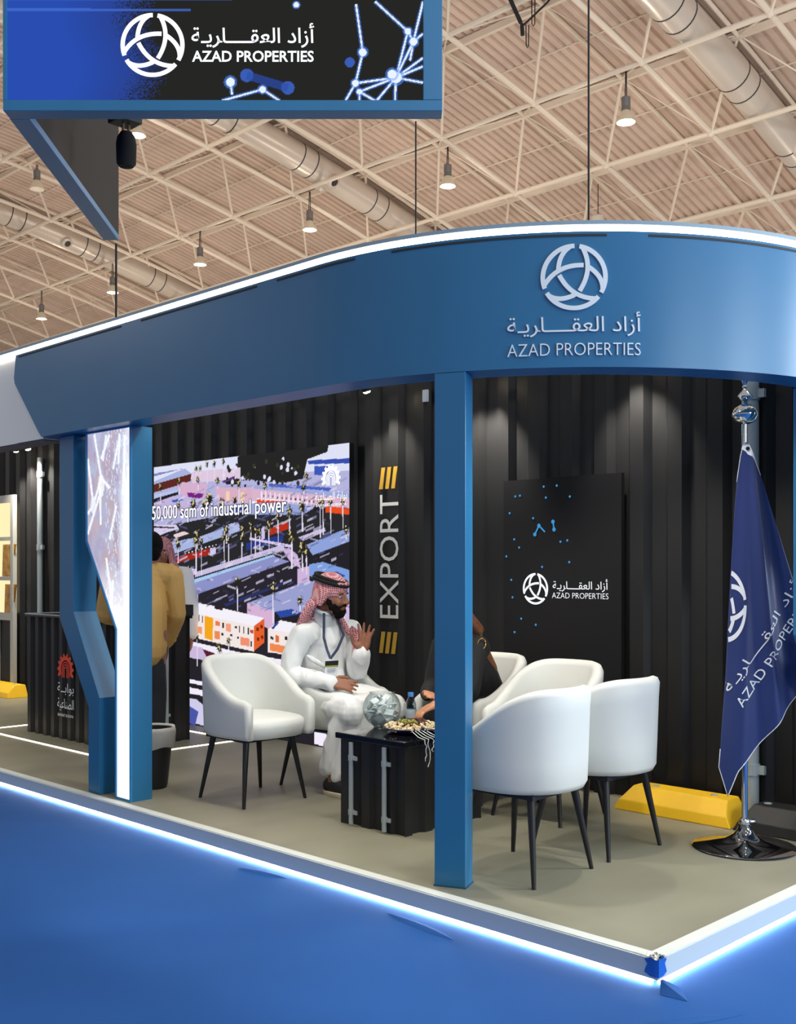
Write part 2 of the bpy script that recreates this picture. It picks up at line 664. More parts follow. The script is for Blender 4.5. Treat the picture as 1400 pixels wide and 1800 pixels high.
whp = thing('white_header', 'plain white header panel meeting the slanted end of the blue fascia', 'header panel', (.02, 4.3, 2.19))
mb = MB()
mb.box((.02, 4.632, 2.19), (.17, 11.2, FZ1))
mb.prism([(4.275, 2.192), (4.632, 2.192), (4.632, 2.56)], lambda a, b: (.02, a, b), lambda a, b: (.17, a, b))
mb.build('panel', M_WHITE_PANEL, whp, world=True)
mb = MB()
mb.box((.004, 4.60, FZ1), (.05, 11.2, FZ1 + .026))
mb.build('light_strip', M_WHITE_LED, whp, world=True)
mb = MB()
mb.box((-.006, 4.60, FZ1 + .026), (.17, 11.2, FZ1 + .042))
mb.build('top_rim', mat('rim_grey_blue', '#8FA6B4', rough=.5), whp, world=True)
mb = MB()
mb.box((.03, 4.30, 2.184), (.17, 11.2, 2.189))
mb.build('soffit_shade', mat('painted_shade_taupe', '#6E6460', rough=.7), whp, world=True)  # thin board, its taupe stands in for shade under the white panel

# ---- corner post
ang = math.atan2(.68, 1.57)
pc = thing('corner_post', 'square blue post carrying the round corner of the fascia', 'post', (.187, 1.075, PZ), ang)
mb = MB()
mb.box((-.05, -.067, 0), (.05, .067, FZ0 - PZ - .001))
mb.build('post_shaft', M_BLUE, pc, bevel=.003)
mb = MB()
mb.box((-.053, -.070, 0), (.053, .070, .006))
mb.build('base_plate', mat('base_joint', '#24506F', rough=.6), pc)

# ---- glowing totem with its bent fin


def totem_picture():
    """colour of the print by place: lilac haze with white streaks, plain white at the foot and the far edge"""
    cv = Canvas(.5, 2.12, 150, 420, '#B9B0CC')
    gx, gy = np.meshgrid(cv.x, cv.y)
    rng = np.random.default_rng(2)
    for k in range(260):
        c = (rng.random() * .5, 1.0 + rng.random() * 1.1)
        cv.disc(c, (.02 + .03 * rng.random(), .03 + .06 * rng.random()), ('#A995B0', '#C2CBE2', '#B3BCDC', '#C9AFB4')[k % 4], .35)
    for k in range(300):
        c = (.03 + rng.random() ** 1.3 * .25, 1.0 + rng.random() * 1.1)
        cv.line([c, (c[0] + rng.normal() * .012, c[1] + .01 + .03 * rng.random())], .007, '#EAF3FF', .7)
    for a, b in [((0.407, 2.094), (0.33, 1.835)), ((0.33, 1.835), (0.417, 1.68)), ((0.417, 1.68), (0.482, 1.955)), ((0.33, 1.766), (0.482, 1.512)), ((0.34, 1.786), (0.336, 1.563)), ((0.273, 2.083), (0.311, 1.933)), ((0.236, 2.079), (0.33, 1.944)), ((0.125, 2.07), (0.199, 1.876)), ((0.071, 2.06), (0.089, 1.724)), ((0.125, 2.055), (0.143, 1.902)), ((0.273, 1.369), (0.217, 1.143)), ((0.417, 1.68), (0.482, 1.632)), ((0.33, 1.835), (0.236, 1.771)), ((0.199, 1.241), (0.236, 0.986)), ((0.162, 1.669), (0.236, 1.476))]:
        cv.line([a, b], .030, '#D9E8FF', .6)
        cv.line([a, b], .016, '#FFFFFF')
    cv.disc((.33, 1.79), (.035, .07), '#FFFFFF', .8)
    cv.disc((.42, 1.68), (.03, .05), '#F2F6FF', .8)
    w = np.maximum(np.clip((1.35 - gy) / .55, 0, 1), np.clip((.15 - gx) / .13, 0, 1) * np.clip((2.15 - gy) / .5, .35, 1))[..., None]
    return cv.c * (1 - w) + np.array([1.45, 1.5, 1.55]) * w


def totem(loc, rz, label):
    """local: front faces -x, the bent side towards +y"""
    t = thing('light_totem', label, 'totem', loc, rz)
    H = FZ0 - PZ
    top = H - .001
    box = [(0, 0), (.165, 0), (.165, .96), (.495, 1.47), (.495, top), (0, top)]
    mb = MB()
    # frame: the bent box behind the glowing sheet
    mb.prism(box, lambda a, b: (.012, a, b), lambda a, b: (.14, a, b))
    mb.build('housing', M_BLUE, t)
    rim = MB()
    w = .012
    scr = [(w, w), (.165 - w, w), (.165 - w, .96 + .004), (.495 - w, 1.47 + .004), (.495 - w, H - .01), (w, H - .01)]
    n = len(box)
    vs = [(0, a, b) for a, b in box] + [(0, a, b) for a, b in scr] + [(.012, a, b) for a, b in box] + [(.012, a, b) for a, b in scr]
    fs = []
    for i in range(n):
        j = (i + 1) % n
        fs += [(i, j, n + j, n + i), (2 * n + i, 3 * n + i, 3 * n + j, 2 * n + j), (i, 2 * n + i, 2 * n + j, j), (n + i, n + j, 3 * n + j, 3 * n + i)]
    rim.add(vs, fs)
    rim.build('rim', mat('totem_rim', '#2F86C0', rough=.35), t)
    right = lambda z: np.full_like(z, w)
    left = lambda z: np.interp(z, [0, .964, 1.474, 9], [.165 - w, .165 - w, .495 - w, .495 - w])

    def place(u, v):
        z = w + v * (H - .01 - w)
        y = w + u * (left(z) - w)
        return np.stack([np.full_like(u, .008), y, z], -1)
    TC = totem_picture()
    uu, vv = np.meshgrid(np.linspace(0, 1, 90), np.linspace(0, 1, 360))
    pts = place(uu.ravel(), vv.ravel())
    ix = np.clip((pts[:, 1] / .5 * 149).round().astype(int), 0, 149)
    iy = np.clip((pts[:, 2] / 2.12 * 419).round().astype(int), 0, 419)
    picture_mesh('light_panel', 90, 360, place, TC[iy, ix], t)
    mb = MB()
    fin = [(.31, 0), (.435, 0), (.435, .50), (.78, 1.01), (.78, top), (.61, top), (.61, 1.05), (.31, .56)]
    mb.prism(fin, lambda a, b: (-.015, a, b), lambda a, b: (.14, a, b))
    mb.build('fin', M_BLUE, t, bevel=.003)
    return t


# ================================================================= hall roof: double-layer space frame, deck, ducts, lamps
RX, RY, RDX, RDY = 17.263, 16.729, 3.025, 2.93


def zr(i):
    return 12.38 - .6 * i - .07 * i * i


def node(i, j, dz=0.):
    return Vector((RX + RDX * i, RY - RDY * j, zr(i) + dz))


M_ROOF = mat('cream_steel', '#E6D8C6', rough=.55)
M_DECK = mat('cream_deck', '#DAC4B4', rough=.6, var=.07, vscale=.35, stretch=(.25, 3, 1))
roof = struct('ceiling', 'cream corrugated roof deck on a white space frame')
I0, I1, J0, J1 = -3, 4, -15, 4
# deck: ribbed sheets running down the slope, one sheet per bay between purlins
rib = []
for k in range(int(round((J1 + 1.5 - (J0 - 1)) * 12))):
    y = RY - RDY * (J0 - 1) - k * RDY / 12
    for a, d in ((0, 0), (.58, 0), (.66, .07), (.92, .07)):
        rib.append((y - a * RDY / 12, d))
for i in range(I0 - 1, I1 + 1):
    mb = MB()
    a, b = node(i - .5, 0), node(i + .5, 0)
    za, zb = zr(i - .5) + 1.02, zr(i + .5) + 1.02
    n = len(rib)
    mb.add([(a.x, y, za + d) for y, d in rib] + [(b.x + .12, y, zb + d - .01) for y, d in rib], [(k, k + 1, n + k + 1, n + k) for k in range(n - 1)])
    mb.build('roof_sheet', M_DECK, roof)
# purlins under the deck and the lighter middle purlins
for i in range(I0, I1 + 1):
    p, q = node(i - .5, J1 + .5, .93), node(i - .5, J0 - .5, .93)
    mb = MB()
    mb.box((p.x - .05, p.y, p.z - .09), (p.x + .05, q.y, p.z + .06))
    mb.build('purlin', M_ROOF, roof)
    p, q = node(i, J1 + .5, 1.0), node(i, J0 - .5, 1.0)
    MB().tube([p, q], .022, 6).build('tie_rod', M_ROOF, roof)
# bottom chords
for i in range(I0, I1 + 1):
    MB().tube([node(i, J1 + .4), node(i, J0)], .062, 8).build('bottom_chord', M_ROOF, roof, smooth=True)
for j in range(J0, J1 + 1):
    MB().tube([node(i, j) for i in np.linspace(I0 - .4, I1, 16)], .062, 8).build('bottom_chord', M_ROOF, roof, smooth=True)
    if j > -9:
        MB().tube([node(i, j + .5, .9) for i in np.linspace(I0 - .4, I1, 16)], .05, 8).build('top_chord', M_ROOF, roof, smooth=True)
# web members: the near ones one by one, the far ones joined
far = MB()
proto = {}
for i in range(I0, I1 + 1):
    for j in range(J0, J1 + 1):
        for di, dj in ((-.5, .5), (.5, .5), (-.5, -.5), (.5, -.5)):
            p, q = node(i, j), node(i + di, j + dj, .93)
            r = .040 if (di, dj) == (-.5, .5) else .019
            if -1 <= i <= 2 and j >= -9:
                key = (i, di, dj)
                if key not in proto:
                    o = MB().tube([(0, 0, 0), q - p], r, 6, caps=False).build('web_member', M_ROOF, roof)
                    proto[key] = o
                else:
                    o = proto[key].copy()
                    COL.objects.link(o)
                o.location = p
            else:
                far.tube([p, q], r, 5, caps=False)
o = far.build('web_member_far', M_ROOF, roof)
o['kind'] = 'stuff'
ball = None
for i in range(I0, I1 + 1):
    for j in range(-10, J1 + 1):
        if ball is None:
            ball = MB().ball((0, 0, 0), .095, 8, 6).build('node_joint', M_ROOF, roof, smooth='all')
            o = ball
        else:
            o = ball.copy()
            COL.objects.link(o)
        o.location = node(i, j)

# ---- air ducts
M_DUCT = mat('duct_metal', '#D9CFC3', rough=.3, metal=.25)
M_SEAM = mat('duct_seam', '#3A3634', rough=.6)


def duct(j, label, nozzles, r=.40):
    a = node(-3, j, .52)
    t = thing('air_duct', label, 'duct', a, 0, 'round ducts threaded through the space frame')
    path = [node(i, j, .50) for i in np.linspace(-3.4, 3.2, 34)]
    MB().tube(path, r, 24).build('duct_pipe', M_DUCT, t, smooth=True, world=True)
    k = -3.0
    while k < 3.2:
        for kk in (k, k + .16):
            p, q = node(kk, j, .50), node(kk + .01, j, .50)
            MB().tube([p, q], r + .008, 24).build('seam_ring', M_SEAM, t, world=True)
        k += .92
    for ni, side in nozzles:
        p = node(ni, j, .50)
        d = Vector((.1, side * .72, -.68)).normalized()
        mb = MB()
        M = d.to_track_quat('Z', 'Y').to_matrix()
        mb.lathe([(.20, r - .06), (.20, r + .06), (.17, r + .09), (.12, r + .10), (.09, r + .02)], p, 18, M)
        nz = mb.build('nozzle', M_DUCT, t, smooth=True, world=True)
        mb = MB()
        mb.lathe([(.001, r + .085), (.105, r + .085), (.105, r + .095), (.001, r + .095)], p - t.location, 16, M)
        mb.build('nozzle_mouth', M_SEAM, nz)
    return t


duct(2.36, 'wide pale air duct crossing high above the fascia corner', [(-.72, -1), (1.6, -1)])
duct(-1.66, 'pale air duct with black seams passing beneath the hanging sign', [(.12, -1), (.12, 1)])
duct(-5.72, 'far pale air duct crossing behind the point of the hanging sign', [(-.5, -1)])

# ---- high-bay lamps
M_BELL = mat('lamp_reflector', '#C9BFAE', rough=.35, metal=.4, emit=.12, ecol='#FFE6B8')
M_BALLAST = mat('lamp_ballast', '#6F6C69', rough=.5)
M_BULB = glow('lamp_bulb', '#FFF2D8', 14)
M_CORD = mat('black_cord', '#1E1C1B', rough=.7)
first = None
for (x, y, z, drop, lit, label) in (
        (17.38, 11.34, 12.36, 1.12, 1, 'high-bay lamp hanging above the fascia emblem, nearest the wide duct'),
        (17.69, 16.90, 12.29, 1.0, 1, 'high-bay lamp hanging just beside the end of the hanging sign'),
        (17.44, 22.06, 12.34, 1.1, 1, 'high-bay lamp between the duct end and the rising light strip'),
        (17.32, 27.34, 12.37, 1.12, 1, 'high-bay lamp above the middle of the straight fascia'),
        (17.26, 32.61, 12.38, 1.1, 1, 'high-bay lamp close to the cable under the sign point'),
        (17.38, 38.12, 12.36, 1.1, 1, 'farthest high-bay lamp low over the white header'),
        (11.76, 22.12, 13.24, .86, 1, 'high-bay lamp partly behind the black chain hoist'),
        (12.00, 27.92, 13.21, .7, 0, 'unlit high-bay lamp beside the slanted edge of the hanging sign')):
    t = thing('high_bay_lamp', label, 'lamp', (x, y, z - drop), 0, 'high-bay lamps under the hall roof')
    mb = MB()
    mb.lathe([(.205, 0), (.205, .025), (.17, .12), (.10, .22), (.085, .26), (.07, .26), (.09, .2), (.155, .11), (.19, .02)], n=24)
    bell = mb.build('reflector', M_BELL, t, smooth=True)
    mb = MB()
    mb.lathe([(.001, .03), (.17, .03), (.17, .05), (.001, .05)], n=20)
    mb.build('bulb', M_BULB if lit else mat('lamp_glass', '#C9D2DC', rough=.3), bell)
    mb = MB()
    mb.lathe([(.06, .26), (.10, .27), (.10, .33), (.094, .34), (.094, .36), (.10, .37), (.10, .55), (.06, .57), (.02, .6)], n=20)
    mb.build('ballast', M_BALLAST, t, smooth=True)
    MB().tube([(-.03, 0, .56), (-.01, 0, drop + .02)], .012, 6).build('cord', M_CORD, t)
    MB().tube([(.03, 0, .56), (.02, 0, drop + .02)], .012, 6).build('cord', M_CORD, t)
    if lit:
        lamp_light('POINT', (x, y, z - drop - .1), 90, color=(1, .86, .7), radius=.2)
t = thing('roof_sensor', 'small unlit grey cylinder hanging from the roof above the fascia emblem', 'sensor', (20.95, 14.5, 10.3))
mb = MB()
mb.lathe([(.001, 0), (.15, 0), (.16, .03), (.16, .42), (.12, .45), (.001, .45)], n=18)
mb.build('housing', mat('sensor_grey', '#C9C0B4', rough=.5), t, smooth=True)
MB().tube([(0, 0, .44), (0, 0, 1.27)], .012, 6).build('cord', M_CORD, t)

# ================================================================= hanging sign
SZ0 = 4.135
SGL = Vector((-.215, 4.324, 0))
SGR = Vector((1.633, 2.456, 0))
U = (SGR - SGL).normalized()
V = Vector((-U.y, U.x, 0))          # away from the camera
if V.dot(Vector((.71, .70, 0))) < 0:
    V = -V
W = (SGR - SGL).length
SH = 1.65
sg = thing('hanging_sign', 'blue hanging sign frame with two walls meeting at a corner and a lit screen', 'sign', (SGL.x, SGL.y, SZ0))


def SP(a, b, c):
    """a along the front wall, b away from the camera, c up"""
    p = SGL + U * a + V * b
    return (p.x, p.y, SZ0 + c)


def slab(mb, a0, a1, b0, b1, c0, c1):
    vs = [SP(a, b, c) for c in (c0, c1) for a, b in ((a0, b0), (a1, b0), (a1, b1), (a0, b1))]
    return mb.add(vs, [(3, 2, 1, 0), (4, 5, 6, 7), (0, 1, 5, 4), (1, 2, 6, 5), (2, 3, 7, 6), (3, 0, 4, 7)])


T = .125
slab(MB(), 0, W, 0, T, 0, .065).build('bottom_beam', M_BLUE, sg, bevel=.004, world=True)
slab(MB(), W - .115, W, 0, T, .065, SH).build('end_post', M_BLUE, sg, bevel=.004, world=True)
slab(MB(), 0, .02, 0, T, .065, SH).build('end_post', M_BLUE, sg, world=True)
slab(MB(), 0, W, 0, T, SH, SH + .1).build('top_beam', M_BLUE, sg, world=True)
# side wall running back from the corner
V_keep = V.copy()
V = (V - U * .035).normalized()
L2 = 2.56
slab(MB(), 0, T, T, L2, 0, .05).build('bottom_beam', M_BLUE, sg, bevel=.004, world=True)
slab(MB(), T * .3, T, T, L2, .05, SH).build('inner_panel', mat('sign_back_black', '#1B1B1D', rough=.7), sg, world=True)
slab(MB(), 0, T * .3, T, L2, .05, SH).build('outer_panel', M_BLUE, sg, world=True)

V = V_keep


def sign_mat():
    m = bpy.data.materials.new('sign_picture')
    m.use_nodes = True
    nt = m.node_tree
    nt.nodes.clear()
    N = nt.nodes.new
    at = N('ShaderNodeVertexColor')
    at.layer_name = 'picture'
    e = N('ShaderNodeEmission')
    e.inputs[1].default_value = 1.0
    o = N('ShaderNodeOutputMaterial')
    nt.links.new(at.outputs[0], e.inputs[0])
    nt.links.new(e.outputs[0], o.inputs[0])
    return m


M_PICT = sign_mat()


def picture_mesh(name, nx_, ny_, place, colors, parent):
    """an emissive sheet whose points carry the picture; place(u, v) -> local point; colors (ny, nx, 3) linear"""
    u, v = np.meshgrid(np.linspace(0, 1, nx_), np.linspace(0, 1, ny_))
    pts = place(u.ravel(), v.ravel())
    idx = np.arange(nx_ * ny_).reshape(ny_, nx_)
    q = np.stack([idx[:-1, :-1], idx[:-1, 1:], idx[1:, 1:], idx[1:, :-1]], -1).reshape(-1, 4)
    me = bpy.data.meshes.new(name)
    me.vertices.add(len(pts))
    me.vertices.foreach_set('co', pts.astype(np.float32).ravel())
    me.loops.add(q.size)
    me.loops.foreach_set('vertex_index', q.ravel().astype(np.int32))
    me.polygons.add(len(q))
    me.polygons.foreach_set('loop_start', (np.arange(len(q)) * 4).astype(np.int32))
    me.update()
    ca = me.color_attributes.new('picture', 'FLOAT_COLOR', 'POINT')
    c4 = np.ones((nx_ * ny_, 4), np.float32)
    c4[:, :3] = colors.reshape(-1, 3)
    ca.data.foreach_set('color', c4.ravel())
    return link_mesh(name, me, M_PICT, parent)


def lin3(h):
    return np.array(lin(h)[:3])


class Canvas:
    """paints flat colour areas onto a grid; coordinates in metres on the screen"""

    def __init__(self, w, h, nx_, ny_, base):
        self.w, self.h, self.nx, self.ny = w, h, nx_, ny_
        self.x = np.linspace(0, w, nx_)
        self.y = np.linspace(0, h, ny_)
        self.c = np.empty((ny_, nx_, 3))
        self.c[:] = lin3(base)

    def poly(self, pts, col, alpha=1.):
        P = np.array(pts, float)
        i0, i1 = np.searchsorted(self.x, [P[:, 0].min(), P[:, 0].max()])
        j0, j1 = np.searchsorted(self.y, [P[:, 1].min(), P[:, 1].max()])
        if i1 <= i0 or j1 <= j0:
            return
        X, Y = np.meshgrid(self.x[i0:i1], self.y[j0:j1])
        ins = np.zeros(X.shape, bool)
        for (xa, ya), (xb, yb) in zip(P, np.roll(P, -1, 0)):
            if ya == yb:
                continue
            c = ((ya > Y) != (yb > Y)) & (X < (xb - xa) * (Y - ya) / (yb - ya) + xa)
            ins ^= c
        s = self.c[j0:j1, i0:i1]
        s[ins] = s[ins] * (1 - alpha) + lin3(col) * alpha

    def line(self, pts, w, col, alpha=1.):
        for p, q in zip(pts[:-1], pts[1:]):
            a, b = stroke([p, q], w)
            self.poly([tuple(v) for v in a] + [tuple(v) for v in reversed(b)], col, alpha)

    def disc(self, c, r, col, alpha=1., n=14):
        r = r if isinstance(r, tuple) else (r, r)
        self.poly([(c[0] + r[0] * math.cos(t), c[1] + r[1] * math.sin(t)) for t in [2 * PI * k / n for k in range(n)]], col, alpha)


# the picture of the sign screen
sw, sh = W - .115 - .02, SH - .065
PX = W / 778.0                                     # metres per pixel of the sign as seen straight on
cv = Canvas(sw, sh, 560, 340, '#262624')
G = cv.c
gx, gy = np.meshgrid(cv.x, cv.y)
rng = np.random.default_rng(4)
edge = .55 + .22 * (gy / sh) + .12 * np.sin(gy * 9)
noise = rng.random(G.shape[:2]) * .35
f = np.clip(1.05 - (gx - (edge * .55)) / .75, 0, 1)
mask = f > (noise + .25)
blue = lin3('#1E3E96') * .4 + lin3('#2F55C0') * .6
G[mask] = (blue * (0.25 + .75 * f[..., None]) + lin3('#262624') * (1 - f[..., None]))[mask]
for k in range(9):
    yy = .54 + k * .055 + .012 * (k % 3)
    cv.poly([(0, yy), (1.1 + .25 * (k % 4), yy), (1.1 + .25 * (k % 4), yy + .012), (0, yy + .02)], '#4A78E0', .55)


def sx(px, py):
    """point on the screen from its place on the sign's own layout (778 units wide)"""
    return ((px - 7) * PX, (172 - py) * PX)


netw = [((626, 0), (638, 85)), ((638, 85), (625, 140)), ((625, 140), (605, 175)), ((660, -5), (718, 48)), ((718, 48), (728, 66)), ((728, 66), (745, 52)), ((728, 66), (722, 100)), ((718, 48), (697, 130)), ((745, -5), (728, 66)),
        ((697, 130), (625, 140)), ((697, 130), (745, 95)), ((697, 130), (745, 139)), ((697, 130), (632, 155)), ((697, 130), (660, 174)), ((697, 130), (695, 174)), ((697, 130), (745, 110)), ((632, 155), (632, 174)), ((632, 155), (665, 174)), ((697, 130), (728, 66)),
        ((388, 171), (460, 151)), ((460, 151), (490, 171)), ((403, 138), (406, 160))]
for a, b in netw:
    cv.line([sx(*a), sx(*b)], .026, '#3F7BE0', .5)
    cv.line([sx(*a), sx(*b)], .011, '#E6F4FF')
for c, r in (((638, 85), 7), ((625, 140), 6), ((718, 48), 6), ((728, 66), 7), ((697, 130), 10), ((632, 155), 5), ((403, 138), 8), ((460, 151), 6), ((690, 124), 8), ((520, 1), 5)):
    cv.disc(sx(*c), r * PX * 1.5, '#4F8AF0', .5)
    cv.disc(sx(*c), r * PX, '#EAF6FF')
for c, r in (((432, 126), 12), ((505, 148), 12), ((615, 103), 9)):
    cv.disc(sx(*c), r * PX, '#3F66C8', .8)
cv.line([sx(432, 126), sx(505, 148)], .05, '#2E4EA8', .6)


def sign_place(u, v):
    a, c = .02 + u * sw, .065 + v * sh
    b = .02
    return np.stack([U.x * a + V.x * b, U.y * a + V.y * b, c], -1)


scr = picture_mesh('screen', 560, 340, sign_place, cv.c, sg)
M_SCREEN_WHITE = glow('screen_white', '#F4F8FF', 1.25)


def on_sign(px, py):
    def fn(a, b, d):
        return SP((px - 0) * PX + a, .014, .065 + (172 - py) * PX + b)
    return fn


place_emblem('emblem_logo', M_SCREEN_WHITE, sg, on_sign(264, 73), 57 * PX)
place_text('arabic_lettering', AR_AZAD, M_SCREEN_WHITE, sg, on_sign(442, 78), .3, width=218 * PX, height=44 * PX, bold=.003)
place_text('latin_lettering', 'AZAD PROPERTIES', M_SCREEN_WHITE, sg, on_sign(442, 103), .12, width=216 * PX, height=20 * PX, bold=.0025)


# ---- its hoist, cables and slings
def cable(p, q, label, r=.005, name='suspension_cable'):
    t = thing(name, label, 'cable', p)
    MB().tube([(0, 0, 0), Vector(q) - Vector(p)], r, 6).build('wire', M_CORD, t)
    MB().tube([(0, 0, 0), (0, 0, .06 if q[2] > p[2] else -.06)], r * 2.2, 8).build('clamp', M_CORD, t)
    return t


cable((1.554, 2.60, 2.785), (1.554, 2.60, 4.09), 'thin black cable dropping from the far end of the hanging sign')
cable((1.60, 6.09, 2.6), (1.60, 6.09, 4.1), 'thin black cable dropping from the point of the hanging sign', .009)
cable((.80, .83, 2.76), (.80, .83, 9.0), 'long black cable rising from the fascia corner into the roof')
ho = thing('chain_hoist', 'black chain hoist hanging inside the hanging sign', 'hoist', (.83, 4.665, 4.155))
mb = MB()
mb.lathe([(.001, 0), (.05, .01), (.066, .03), (.07, .16), (.062, .21), (.04, .245), (.001, .25)], n=14)
mb.build('chain_bag', mat('bag_black', '#161616', rough=.9), ho, smooth=True)
mb = MB()
mb.box((-.10, -.08, .30), (.08, .08, .46))
mb.lathe([(.001, -.1), (.075, -.1), (.085, -.07), (.085, .07), (.075, .1), (.001, .1)], (-.10, 0, .39), 14, Matrix.Rotation(PI / 2, 3, 'Y'))
body = mb.build('motor_body', mat('hoist_black', '#202021', rough=.5), ho, bevel=.01)
mb = MB()
mb.box((-.02, -.085, .40), (.06, -.081, .44))
mb.build('rating_label', M_LETTER, body)
for dx in (-.025, .02):
    MB().tube([(dx, 0, .23), (dx, 0, .32)], .01, 6).build('chain', mat('chain_brass', '#B9A070', rough=.4, metal=.7), ho)
MB().tube([(0, 0, .44), (0, 0, 3.0)], .008, 6).build('lift_chain', M_CORD, ho)
sl = thing('lifting_sling', 'black sling with hook and chain loops hanging from the roof at the top edge', 'sling', (14.0, 10.0, 13.2))


def QP(d, px, py):
    """a point d metres ahead of the viewpoint the survey was taken from"""
    return Vector((-3.176, -1.926, 1.39)) + d * (Vector((.7111, .7031, 0)) + Vector((.7031, -.7111, 0)) * (px - 700) / 1912 + Vector((0, 0, 1)) * (1002 - py) / 1912)


MB().tube([QP(22, 880, -40), QP(22, 916, 40)], .045, 8).build('strap', M_CORD, sl, world=True)
MB().tube([QP(22, 1000, -45), QP(22, 962, 5), QP(22, 921, 44)], .022, 8).build('strap', M_CORD, sl, world=True)
MB().tube([QP(22, 918, 42), QP(22, 919, 62)], .04, 8).build('hook', M_CORD, sl, world=True)
for x0, x1, yb in ((925, 930, 84), (935, 941, 46)):
    MB().tube([QP(22, x0, 44 if yb > 50 else -10), QP(22, x0 + .5, yb - 4), QP(22, (x0 + x1) / 2, yb), QP(22, x1 - .5, yb - 4), QP(22, x1, 44 if yb > 50 else -10)], .012, 6).build('chain_loop', M_CORD, sl, world=True)

# ================================================================= totems
totem((.095, 3.412, PZ), 0, 'tall glowing totem with bent blue fin between the counter and the white chairs')
totem((2.30, .095, PZ), PI / 2, 'blue totem with bent fin under the fascia beyond the flag')
